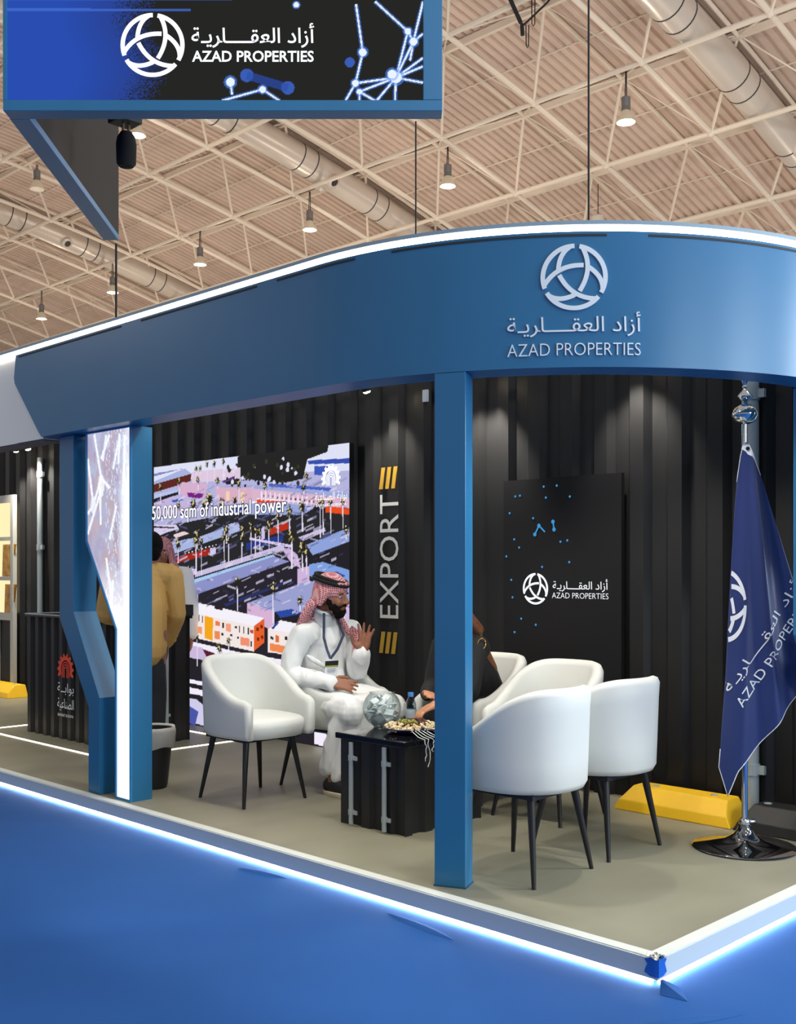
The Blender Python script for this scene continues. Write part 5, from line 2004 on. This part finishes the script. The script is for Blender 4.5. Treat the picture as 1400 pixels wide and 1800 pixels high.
def eyes(P, M, parent, k=1.):
    L = parent.location
    for a in (-.031, .031):
        mb = MB()
        mb.ball(P(a, .078, .000) - L, (.013 * k, .008 * k, .0065 * k), 10, 8, M)
        e = mb.build('eye', mat('eye_white', '#D8D0C8', rough=.2), parent, smooth='all')
        mb = MB()
        mb.ball(P(a, .085, -.001) - L, (.0058 * k, .003 * k, .0058 * k), 10, 8, M)
        mb.build('iris', mat('iris_brown', '#2A1A12', rough=.15), e, smooth='all')
        mb = MB()
        mb.tube([P(a - .018, .086, .018) - L, P(a, .092, .024) - L, P(a + .018, .086, .019) - L], [.0025 * k, .0045 * k, .0025 * k], 8)
        mb.build('eyebrow', mat('brow_black', '#1C1512', rough=.8), parent, smooth='all')


def hand(mb, wrist, d, nrm, thumb, curl=.25, spread=.12, k=1., tcurl=.2, lens=None):
    """d: towards the fingers, nrm: out of the palm, thumb: +1 / -1 along d x nrm"""
    d = Vector(d).normalized()
    nrm = Vector(nrm)
    nrm = (nrm - d * nrm.dot(d)).normalized()
    w = d.cross(nrm) * thumb                     # towards the thumb side
    W0 = Vector(wrist)
    P = lambda a, b, c: W0 + d * a * k + w * b * k + nrm * c * k
    limb(mb, [P(-.008, 0, 0), P(.01, .0, 0)], [.026 * k, .025 * k], 12)
    for b in (-.028, -.010, .010, .026):
        limb(mb, [P(.005, b * .55, -.002), P(.045, b * .9, -.002), P(.088, b, 0)], [.019 * k, .016 * k, .0125 * k], 10)
    mb.ball(P(.030, .024, .008), (.026 * k, .018 * k, .015 * k), 10, 8, mtx(d, w, nrm))
    mb.ball(P(.035, -.024, .006), (.028 * k, .014 * k, .013 * k), 10, 8, mtx(d, w, nrm))
    for i, b in enumerate((.028, .010, -.010, -.028)):
        Ls = (lens or (.074, .082, .076, .060))[i]
        ang = spread * (1.5 - i) / 1.5
        c = curl if not isinstance(curl, (list, tuple)) else curl[i]
        p = P(.086, b, 0)
        dirv = (d * math.cos(ang) + w * math.sin(ang))
        pts = [p]
        t = 0.
        for seg, q in ((.45, .6), (.30, 1.1), (.25, 1.0)):
            t += c * q
            p = p + (dirv * math.cos(t) + nrm * math.sin(t)) * Ls * seg * k
            pts.append(p)
        limb(mb, pts, [.0105 * k, .0098 * k, .0088 * k, .0072 * k], 10)
    a0 = P(.022, .030, .010)
    t1 = a0 + (d * .55 + w * .80 + nrm * .15).normalized() * .036 * k
    t2 = t1 + (d * .80 + w * (.55 - tcurl) + nrm * (.1 + tcurl)).normalized() * .030 * k
    t3 = t2 + (d * .92 + w * (.25 - tcurl) + nrm * (.15 + tcurl)).normalized() * .024 * k
    limb(mb, [a0, t1, t2, t3], [.016 * k, .0125 * k, .0105 * k, .0085 * k], 10)


def strap(mb, pts, wdt, up, th=.002):
    """flat band through points; up(i) gives the outward normal"""
    pts = [Vector(p) for p in pts]
    rings = []
    for i, p in enumerate(pts):
        t = (pts[min(i + 1, len(pts) - 1)] - pts[max(i - 1, 0)]).normalized()
        n = Vector(up(i))
        n = (n - t * n.dot(t)).normalized()
        w = t.cross(n) * wdt / 2
        rings.append([p - w - n * th, p + w - n * th, p + w + n * th, p - w + n * th])
    mb.loft(rings)


M_SKIN = mat('skin_brown', '#8A5A44', rough=.5, var=.06, vscale=14)
M_SKIN2 = mat('skin_tan', '#B98260', rough=.5, var=.06, vscale=14)
M_ROBE = mat('white_robe', '#E4E6E6', rough=.75, sheen=.2, bump=.06, bscale=30)
M_HAIR = mat('black_hair', '#0E0B0A', rough=.8, spec=.15, bump=.5, bscale=400)


def check_cloth(name, c1, c2, scale):
    m = bpy.data.materials.new(name)
    m.use_nodes = True
    nt = m.node_tree
    b = nt.nodes['Principled BSDF']
    b.inputs['Roughness'].default_value = .85
    tc = nt.nodes.new('ShaderNodeTexCoord')
    mp = nt.nodes.new('ShaderNodeMapping')
    mp.inputs['Rotation'].default_value = (.6, .5, .78)
    ck = nt.nodes.new('ShaderNodeTexChecker')
    ck.inputs['Scale'].default_value = scale
    ck.inputs['Color1'].default_value = lin(c1)
    ck.inputs['Color2'].default_value = lin(c2)
    nt.links.new(tc.outputs['Object'], mp.inputs[0])
    nt.links.new(mp.outputs[0], ck.inputs[0])
    nt.links.new(ck.outputs[0], b.inputs['Base Color'])
    return m


M_SHEMAGH = check_cloth('red_white_check', '#9E2038', '#DDB9BA', 130)

# ---------------------------------------------------------------- the seated man in the white robe
mn = thing('person', 'man in white robe and red checked headscarf sitting with one hand raised', 'person', (1.2, 2.95, PZ))
mx_ = 1.215
HC = QP(6.50, 583, 1046)
hf = Vector((.33, -.93, -.13))
body = MB()
P, HM = head(body, HC, hf, (.02, -.08, 1))
neck0 = P(0, -.035, -.08)
SHR, SHL = Vector((mx_ - .185, 3.03, 1.015)), Vector((mx_ + .175, 3.01, 1.02))
limb(body, [neck0, Vector((mx_, 3.03, 1.05))], [.052, .058])
limb(body, [Vector((mx_, 3.06, .62)), Vector((mx_, 3.07, .82)), Vector((mx_, 3.04, .96))], [.135, .13, .12], 18)
ELR, WRR = Vector((.955, 3.07, .765)), Vector((1.035, 2.79, .735))
ELL, WRL = Vector((1.325, 2.865, .80)), Vector((1.275, 2.775, .905))
limb(body, [SHR, ELR, WRR], [.040, .034, .026])
limb(body, [SHL, ELL, WRL], [.040, .034, .026])
HPR, HPL = Vector((mx_ - .09, 3.06, .60)), Vector((mx_ + .09, 3.06, .60))
KNR, KNL = Vector((1.05, 2.645, .575)), Vector((1.33, 2.59, .575))
ANR, ANL = Vector((1.03, 2.755, .165)), Vector((1.31, 2.64, .165))
for h_, k_, a_ in ((HPR, KNR, ANR), (HPL, KNL, ANL)):
    limb(body, [h_, k_, a_], [.085, .058, .038])
    limb(body, [a_, a_ + Vector((0, -.10, -.035))], [.038, .032])
hand(body, WRR, (.60, -.78, -.10), (.60, .45, -.66), 1, curl=[.16, .2, .22, .26], spread=.16, k=.98, lens=(.072, .08, .074, .058))
hand(body, WRL, (.16, -.10, 1), (-.80, -.58, .05), -1, curl=[.05, .04, .06, .10], spread=.34, k=1.0)
skin_over(body, 'body', M_SKIN, mn, .0042, 4)
eyes(P, HM, mn)

# beard and moustache
bd = MB()
LL = mn.location
for a, b, d, r in ((-.058, .022, -.040, .020), (.058, .022, -.040, .020), (-.052, .040, -.066, .023), (.052, .040, -.066, .023), (-.034, .066, -.090, .026), (.034, .066, -.090, .026), (0, .076, -.100, .028),
                   (-.060, .006, -.012, .014), (.060, .006, -.012, .014), (-.046, .058, -.058, .018), (.046, .058, -.058, .018), (0, .060, -.115, .024)):
    bd.ball(P(a, b, d), r, 12, 8)
limb(bd, [P(-.036, .078, -.066), P(-.018, .096, -.050), P(.018, .096, -.050), P(.036, .078, -.066)], [.008, .0065, .0065, .008], 8)
skin_over(bd, 'beard', M_HAIR, mn, .004, 3)

# robe: trunk, sleeves and skirt as one garment
rb = MB()
limb(rb, [Vector((mx_, 3.07, .60)), Vector((mx_, 3.09, .80)), Vector((mx_, 3.05, .95)), Vector((mx_, 3.03, 1.0))], [.165, .155, .14, .11], 20)
limb(rb, [SHR + Vector((.03, .01, -.01)), Vector((mx_, 3.04, 1.03)), SHL + Vector((-.03, .01, -.01))], [.072, .070, .072], 16)
limb(rb, [Vector((mx_, 3.035, 1.03)), P(0, -.034, -.128)], [.075, .056], 16)
limb(rb, [SHR, SHR.lerp(ELR, .5) + Vector((-.01, .01, 0)), ELR, ELR.lerp(WRR, .5), WRR + (ELR - WRR).normalized() * .005], [.066, .060, .058, .052, .046])
limb(rb, [SHL, SHL.lerp(ELL, .5), ELL + Vector((0, 0, -.01)), WRL + (ELL - WRL).normalized() * .02], [.066, .062, .060, .047])
limb(rb, [HPR + Vector((0, .02, .02)), KNR + Vector((0, -.005, .005))], [.115, .085], 16)
limb(rb, [HPL + Vector((0, .02, .02)), KNL + Vector((0, -.005, .005))], [.115, .085], 16)
# cloth stretched between the knees and hanging to the shins
for t in np.linspace(0, 1, 9):
    kp = KNR.lerp(KNL, t)
    hp_ = HPR.lerp(HPL, t)
    limb(rb, [hp_ + Vector((0, 0, .06)), kp + Vector((0, .0, .045))], [.05, .035], 10)
    fp = ANR.lerp(ANL, t)
    limb(rb, [kp + Vector((0, -.01, .0)), Vector((fp.x, fp.y - .035, .20 + .008 * math.sin(t * 9)))], [.05, .036 + .008 * math.sin(t * 14)], 10)
limb(rb, [KNR + Vector((.01, .02, .0)), ANR + Vector((-.005, .03, .09))], [.085, .062], 14)
limb(rb, [KNL + Vector((.01, .0, .0)), ANL + Vector((.01, .04, .09))], [.075, .06], 14)
# soft folds
for a, b, r in ((Vector((1.02, 2.98, .88)), Vector((1.13, 2.90, .80)), .012), (Vector((1.03, 3.0, .80)), Vector((1.16, 2.90, .74)), .013), (Vector((.985, 3.05, .90)), Vector((.955, 3.02, .80)), .02),
                (Vector((.98, 3.0, .78)), Vector((1.05, 2.88, .70)), .016)):
    limb(rb, [a, b], [r, r * .6], 8)
skin_over(rb, 'robe', M_ROBE, mn, .0065, 4, folds=.009, fscale=15)
# collar and cuff
mb = MB()
mb.tube([P(math.sin(a) * .062, -.035 + .055 * math.cos(a), -.103 - .012 * math.cos(a)) - LL for a in np.linspace(.25, 2 * PI - .25, 20)], .012, 8)
mb.build('collar', mat('collar_blue_white', '#D3DDE6', rough=.7), mn, smooth='all')
# headscarf: crown, drape over the back, end hanging on the far chest
sc = MB()
sc.ball(P(0, -.012, .040), (.088, .108, .098), 22, 14, HM)
for a in np.radians(np.linspace(72, 288, 19)):
    s_, c_ = math.sin(a), math.cos(a)
    top = P(s_ * .080, -.012 + c_ * .098, .03)
    mid = P(s_ * .085, -.025 + c_ * .090, -.055)
    bk = min(1, max(0, (-c_ + .05) / .6))
    mid = P(s_ * .085, -.025 + c_ * .090, -.055 + .05 * (1 - bk))
    low = P(s_ * .090, -.05 + c_ * .095, -.055 - .08 * bk)
    limb(sc, [top, mid, low], [.014, .014, .013], 8)
for q in np.linspace(-1, 1, 7):
    limb(sc, [P(-.05 + q * .045, -.085, -.06), P(-.075 + q * .05, -.115, -.15), P(-.085 + q * .035, -.145, -.225)], [.022, .018, .012], 8)
limb(sc, [P(.085, -.02, -.05), P(.105, .03, -.15), P(.10, .095, -.22)], [.022, .020, .018], 8)
limb(sc, [P(-.055, .070, .075), P(0, .092, .078), P(.055, .070, .075)], [.013, .016, .013], 8)
skin_over(sc, 'headscarf', M_SHEMAGH, mn, .005, 4)
mb = MB()
for z_, g in ((.082, 0), (.100, .004)):
    ring = [P(math.sin(a) * (.090 - g * 2), -.014 + math.cos(a) * (.108 - g * 2), z_ - .018 * math.cos(a)) - LL for a in np.linspace(0, 2 * PI, 33)[:-1]]
    rings = []
    n = len(ring)
    for i, p in enumerate(ring):
        t = (ring[(i + 1) % n] - ring[i - 1]).normalized()
        o_ = (p - (P(0, -.014, z_) - LL)).normalized()
        w_ = t.cross(o_)
        rings.append([p + (o_ * math.cos(q) + w_ * math.sin(q)) * .0115 for q in [2 * PI * k / 8 for k in range(8)]])
    mb.loft(rings, loop=True)
mb.build('head_cord', mat('agal_black', '#121112', rough=.85), mn, smooth='all')
mb = MB()
pp = [P(.095, .10, -.20), Vector((1.335, 2.885, 1.0)), Vector((1.315, 2.862, .93)), Vector((1.30, 2.858, .86)), Vector((1.285, 2.868, .80))]
strap(mb, [p - LL for p in pp], .055, lambda i: (-.5, -.85, .1), .006)
mb.build('scarf_end', M_SHEMAGH, mn, smooth=True)
# lanyard with badge
M_LAN = mat('lanyard_navy', '#1E2C48', rough=.6, var=.5, vscale=60)
nr, nl = P(-.068, .0, -.105), P(.068, .0, -.105)
bp_ = Vector((1.085, 2.845, .835))
for a, mids in ((nr, (Vector((1.095, 2.915, .99)), Vector((1.085, 2.875, .92)))), (nl, (Vector((1.225, 2.885, 1.0)), Vector((1.155, 2.862, .92))))):
    mb = MB()
    strap(mb, [a - LL, mids[0] - LL, mids[1] - LL, bp_ + Vector((0, 0, .035)) - LL], .016, lambda i: (-.4, -.9, .2), .0012)
    mb.build('lanyard', M_LAN, mn, smooth=True)
bm_ = Matrix.Rotation(-.18, 3, 'Z') @ Matrix.Rotation(.12, 3, 'X')
mb = MB()
mb.obox(bp_ + Vector((0, -.006, -.035)) - LL, (.045, .0012, .06), M=bm_)
bg_ = mb.build('badge', mat('badge_white', '#DCE2EA', rough=.35), mn)
mb = MB()
mb.obox(bp_ + bm_ @ Vector((0, -.0022, .045)) + Vector((0, -.006, -.035)) - LL, (.045, .0006, .014), M=bm_)
mb.build('badge_header', mat('badge_black', '#1D1F1E', rough=.4), bg_)
mb = MB()
mb.obox(bp_ + bm_ @ Vector((0, -.0022, .026)) + Vector((0, -.006, -.035)) - LL, (.045, .0006, .005), M=bm_)
mb.build('badge_stripe', mat('badge_olive', '#9AA24E', rough=.4), bg_)
for z_, w_ in ((.010, .028), (.0, .030), (-.008, .024)):
    mb = MB()
    mb.obox(bp_ + bm_ @ Vector((0, -.0022, z_)) + Vector((0, -.006, -.035)) - LL, (w_, .0006, .0014), M=bm_)
    mb.build('printed_line', mat('badge_grey', '#6F7884', rough=.5), bg_)
# shoes
for a_ in (ANR, ANL):
    mb = MB()
    limb(mb, [a_ + Vector((0, .03, -.02)), a_ + Vector((0, -.04, -.022)), a_ + Vector((0, -.13, -.040))], [.046, .046, .036])
    sh2 = skin_over(mb, 'shoe', mat('shoe_black', '#141416', rough=.5), mn, .006, 4)
    mb = MB()
    rings = []
    for z_, g in ((PZ, 0), (PZ + .006, .004), (PZ + .024, .004), (PZ + .028, 0)):
        rings.append([Vector((a_.x, a_.y - .05, z_)) + Vector(((.040 + g) * math.copysign(abs(math.cos(t)) ** .8, math.cos(t)), (.120 + g) * math.copysign(abs(math.sin(t)) ** .8, math.sin(t)), 0)) - LL for t in [2 * PI * k / 28 for k in range(28)]])
    mb.loft(rings)
    o = mb.build('sole', mat('sole_cream', '#D8CDB4', rough=.6), mn, smooth=True)

# ---------------------------------------------------------------- the person in black leaning over the table
wm = thing('person', 'person in black with long brown hair leaning over the low table', 'person', (1.6, 2.17, PZ))
body = MB()
wf = Vector((-.88, -.15, -.45))
WH = Vector((1.345, 2.11, 1.085))
P2, HM2 = head(body, WH, wf, (-.35, -.02, .93), .93)
limb(body, [P2(0, -.03, -.08), Vector((1.40, 2.17, .98))], [.044, .05])
limb(body, [Vector((1.64, 2.17, .60)), Vector((1.56, 2.17, .78)), Vector((1.44, 2.17, .94))], [.125, .115, .105], 16)
wsr, wsl = Vector((1.45, 2.29, .955)), Vector((1.43, 2.005, .955))
WE1, WW1 = Vector((1.34, 1.985, .735)), Vector((1.12, 2.045, .665))
WE2, WW2 = Vector((1.40, 2.32, .72)), Vector((1.21, 2.19, .70))
limb(body, [wsl, WE1, WW1], [.045, .035, .024])
limb(body, [wsr, WE2, WW2], [.045, .035, .024])
for yy in (2.08, 2.26):
    limb(body, [Vector((1.64, yy, .58)), Vector((1.36, yy, .50)) + Vector((.0, 0, .03)), Vector((1.40, yy, .17))], [.08, .055, .036])
    limb(body, [Vector((1.40, yy, .16)), Vector((1.31, yy, .13))], [.036, .03])
hand(body, WW1, (-.9, .25, -.35), (0, 0, -1), -1, curl=.35, spread=.08, k=.85)
hand(body, WW2, (-.55, -.75, .25), (-.2, .2, -1), 1, curl=.45, spread=.08, k=.85)
skin_over(body, 'body', M_SKIN2, wm, .006, 4)
eyes(P2, HM2, wm, .93)
ga = MB()
limb(ga, [Vector((1.66, 2.17, .60)), Vector((1.58, 2.17, .79)), Vector((1.46, 2.17, .95))], [.155, .14, .13], 18)
limb(ga, [wsl + Vector((.01, 0, .0)), Vector((1.43, 2.17, .98)), wsr + Vector((.01, 0, .0))], [.066, .075, .066], 14)
limb(ga, [wsl, WE1, WE1.lerp(WW1, .15)], [.062, .055, .048])
limb(ga, [wsr, WE2, WE2.lerp(WW2, .8)], [.062, .055, .042])
for yy in (2.07, 2.17, 2.27):
    limb(ga, [Vector((1.66, yy, .60)), Vector((1.36, yy, .545)), Vector((1.40, yy, .20))], [.10, .075, .06])
skin_over(ga, 'black_dress', mat('black_cloth', '#19191B', rough=.8), wm, .008, 5, folds=.005, fscale=12)
ha = MB()
ha.ball(P2(0, -.02, .038), (.083, .100, .098), 18, 12, HM2)
for q in np.linspace(-1, 1, 9):
    limb(ha, [P2(q * .07, -.06, .03), P2(q * .085, -.10, -.09), Vector((1.50, 2.17 + q * .10, 1.035 - .04 * abs(q))), Vector((1.625, 2.17 + q * .10, .86 - .03 * abs(q))), Vector((1.72, 2.17 + q * .07, .70))], [.036, .040, .042, .036, .014], 9)
skin_over(ha, 'hair', mat('brown_hair', '#70452A', rough=.45, var=.3, vscale=60, stretch=(.2, 6, 1)), wm, .007, 4)
mb = MB()
ec = Vector((1.405, 1.955, .985))
ring = [ec + Vector((.0, 0, 0)) + Vector((.7031, -.7111, 0)) * .022 * math.cos(a) + Vector((0, 0, .028 * math.sin(a))) - wm.location for a in np.linspace(0, 2 * PI, 21)]
mb.tube(ring, .0035, 6)
mb.build('gold_hoop', mat('gold', '#D8B070', rough=.2, metal=1), wm, smooth='all')

# ---------------------------------------------------------------- the person in the tan jacket at the counter
tn = thing('person', 'person in tan jacket standing at the counter, half hidden by the glowing totem', 'person', (.88, 4.56, PZ))
Q0 = Vector((.895, 4.565, 0))
tf = Vector((.62, .76, 0)).normalized()          # towards the counter
ts = Vector((-tf.y, tf.x, 0))                      # person's left
O = lambda f_, s_, z_: Q0 + tf * f_ + ts * s_ + Vector((0, 0, z_ + PZ))
body = MB()
THc = O(.07, -.05, 1.43)
P3, HM3 = head(body, THc, tf + Vector((0, 0, -.35)), (0, 0, 1))
limb(body, [P3(0, -.03, -.09), O(.02, 0, 1.29)], [.052, .058])
limb(body, [O(-.05, 0, .88), O(-.03, 0, 1.08), O(0, 0, 1.24)], [.135, .13, .125], 16)
trs, tls = O(.01, -.19, 1.26), O(.01, .19, 1.26)
TE1, TW1 = O(.06, -.22, 1.00), O(.20, -.14, .80)
TE2, TW2 = O(.06, .25, 1.00), O(.26, .18, .96)
limb(body, [trs, TE1, TW1], [.040, .034, .024])
limb(body, [tls, TE2, TW2], [.040, .034, .024])
for s_ in (-.09, .09):
    limb(body, [O(-.05, s_, .86), O(-.02, s_, .47), O(-.06, s_, .08)], [.085, .06, .04])
    limb(body, [O(-.06, s_, .06), O(.08, s_, .035)], [.042, .035])
hand(body, TW1 + Vector((0, 0, -.02)), (tf * .5 + Vector((0, 0, -.85))), ts, 1, curl=.3, k=.92)
hand(body, TW2, tf, (0, 0, -1), -1, curl=.3)
skin_over(body, 'body', M_SKIN, tn, .007, 4)
eyes(P3, HM3, tn)
ja = MB()
limb(ja, [O(-.05, 0, .78), O(-.04, 0, 1.05), O(0, 0, 1.22)], [.168, .165, .150], 18)
limb(ja, [trs, O(0, 0, 1.28), tls], [.08, .08, .08], 14)
limb(ja, [O(0, 0, 1.27), O(.02, 0, 1.335)], [.085, .07])
limb(ja, [trs, TE1, TE1.lerp(TW1, .93)], [.08, .072, .056])
limb(ja, [tls, TE2, TE2.lerp(TW2, .93)], [.08, .072, .056])
for a in np.linspace(.1, .9, 6):
    c0 = TE1.lerp(TW1, a)
    limb(ja, [c0 + Vector((-.05, -.02, .012)), c0 + Vector((.02, -.055, -.012)), c0 + Vector((.06, -.0, .0))], [.012, .014, .010], 8)
skin_over(ja, 'tan_jacket', mat('tan_cotton', '#C49C5A', rough=.8, bump=.1, bscale=40), tn, .007, 4, folds=.006, fscale=13)
tr_ = MB()
for s_ in (-.09, .09):
    limb(tr_, [O(-.05, s_ * .8, .80), O(-.02, s_, .47), O(-.06, s_, .08)], [.085, .078, .065])
limb(tr_, [O(-.05, -.05, .80), O(-.05, .05, .80)], [.10, .10])
skin_over(tr_, 'trousers', mat('dark_trousers', '#24262C', rough=.8), tn, .009, 4)
ha = MB()
ha.ball(P3(0, -.03, .035), (.086, .098, .100), 18, 12, HM3)
ha.ball(P3(0, -.055, -.03), (.075, .062, .075), 16, 10, HM3)
skin_over(ha, 'hair', M_HAIR, tn, .006, 4)

# ---------------------------------------------------------------- the person behind the counter
rd = thing('person', 'person in white robe with red checked scarf standing behind the counter', 'person', (1.88, 5.82, PZ))
Q1 = Vector((1.88, 5.82, 0))
rf = Vector((-.72, -.70, 0))
rs = Vector((-rf.y, rf.x, 0))
O = lambda f_, s_, z_: Q1 + rf * f_ + rs * s_ + Vector((0, 0, z_ + PZ))
body = MB()
P4, HM4 = head(body, O(.05, 0, 1.44), rf, (0, 0, 1))
limb(body, [P4(0, -.03, -.09), O(.0, 0, 1.29)], [.052, .058])
limb(body, [O(-.02, 0, .88), O(-.02, 0, 1.08), O(0, 0, 1.24)], [.135, .13, .125], 16)
a1, a2 = O(.0, -.18, 1.25), O(0, .18, 1.25)
e1, e2 = O(.02, -.23, .98), O(.02, .23, .98)
w1, w2 = O(.03, -.235, .76), O(.03, .235, .76)
limb(body, [a1, e1, w1], [.040, .034, .024])
limb(body, [a2, e2, w2], [.040, .034, .024])
for s_ in (-.09, .09):
    limb(body, [O(-.02, s_, .86), O(-.01, s_, .47), O(-.03, s_, .08)], [.085, .06, .04])
    limb(body, [O(-.03, s_, .06), O(.10, s_, .035)], [.042, .035])
hand(body, w1, (0, 0, -1), rs, 1, curl=.3)
hand(body, w2, (0, 0, -1), -rs, -1, curl=.3)
skin_over(body, 'body', M_SKIN, rd, .007, 4)
eyes(P4, HM4, rd)
rb = MB()
limb(rb, [O(-.02, 0, .20), O(-.02, 0, .6), O(-.02, 0, 1.05), O(0, 0, 1.2)], [.19, .17, .165, .15], 18)
limb(rb, [a1, O(0, 0, 1.27), a2], [.075, .075, .075], 14)
limb(rb, [a1, e1, e1.lerp(w1, .93)], [.075, .066, .052])
limb(rb, [a2, e2, e2.lerp(w2, .93)], [.075, .066, .052])
skin_over(rb, 'robe', M_ROBE, rd, .008, 4, folds=.006, fscale=11)
sc = MB()
sc.ball(P4(0, -.012, .040), (.090, .110, .098), 20, 12, HM4)
for a in np.radians(np.linspace(60, 300, 17)):
    s_, c_ = math.sin(a), math.cos(a)
    limb(sc, [P4(s_ * .080, -.012 + c_ * .098, .03), P4(s_ * .092, -.025 + c_ * .095, -.07), P4(s_ * .15, -.02 + c_ * .12, -.17)], [.018, .02, .02], 8)
skin_over(sc, 'headscarf', M_SHEMAGH, rd, .007, 4)
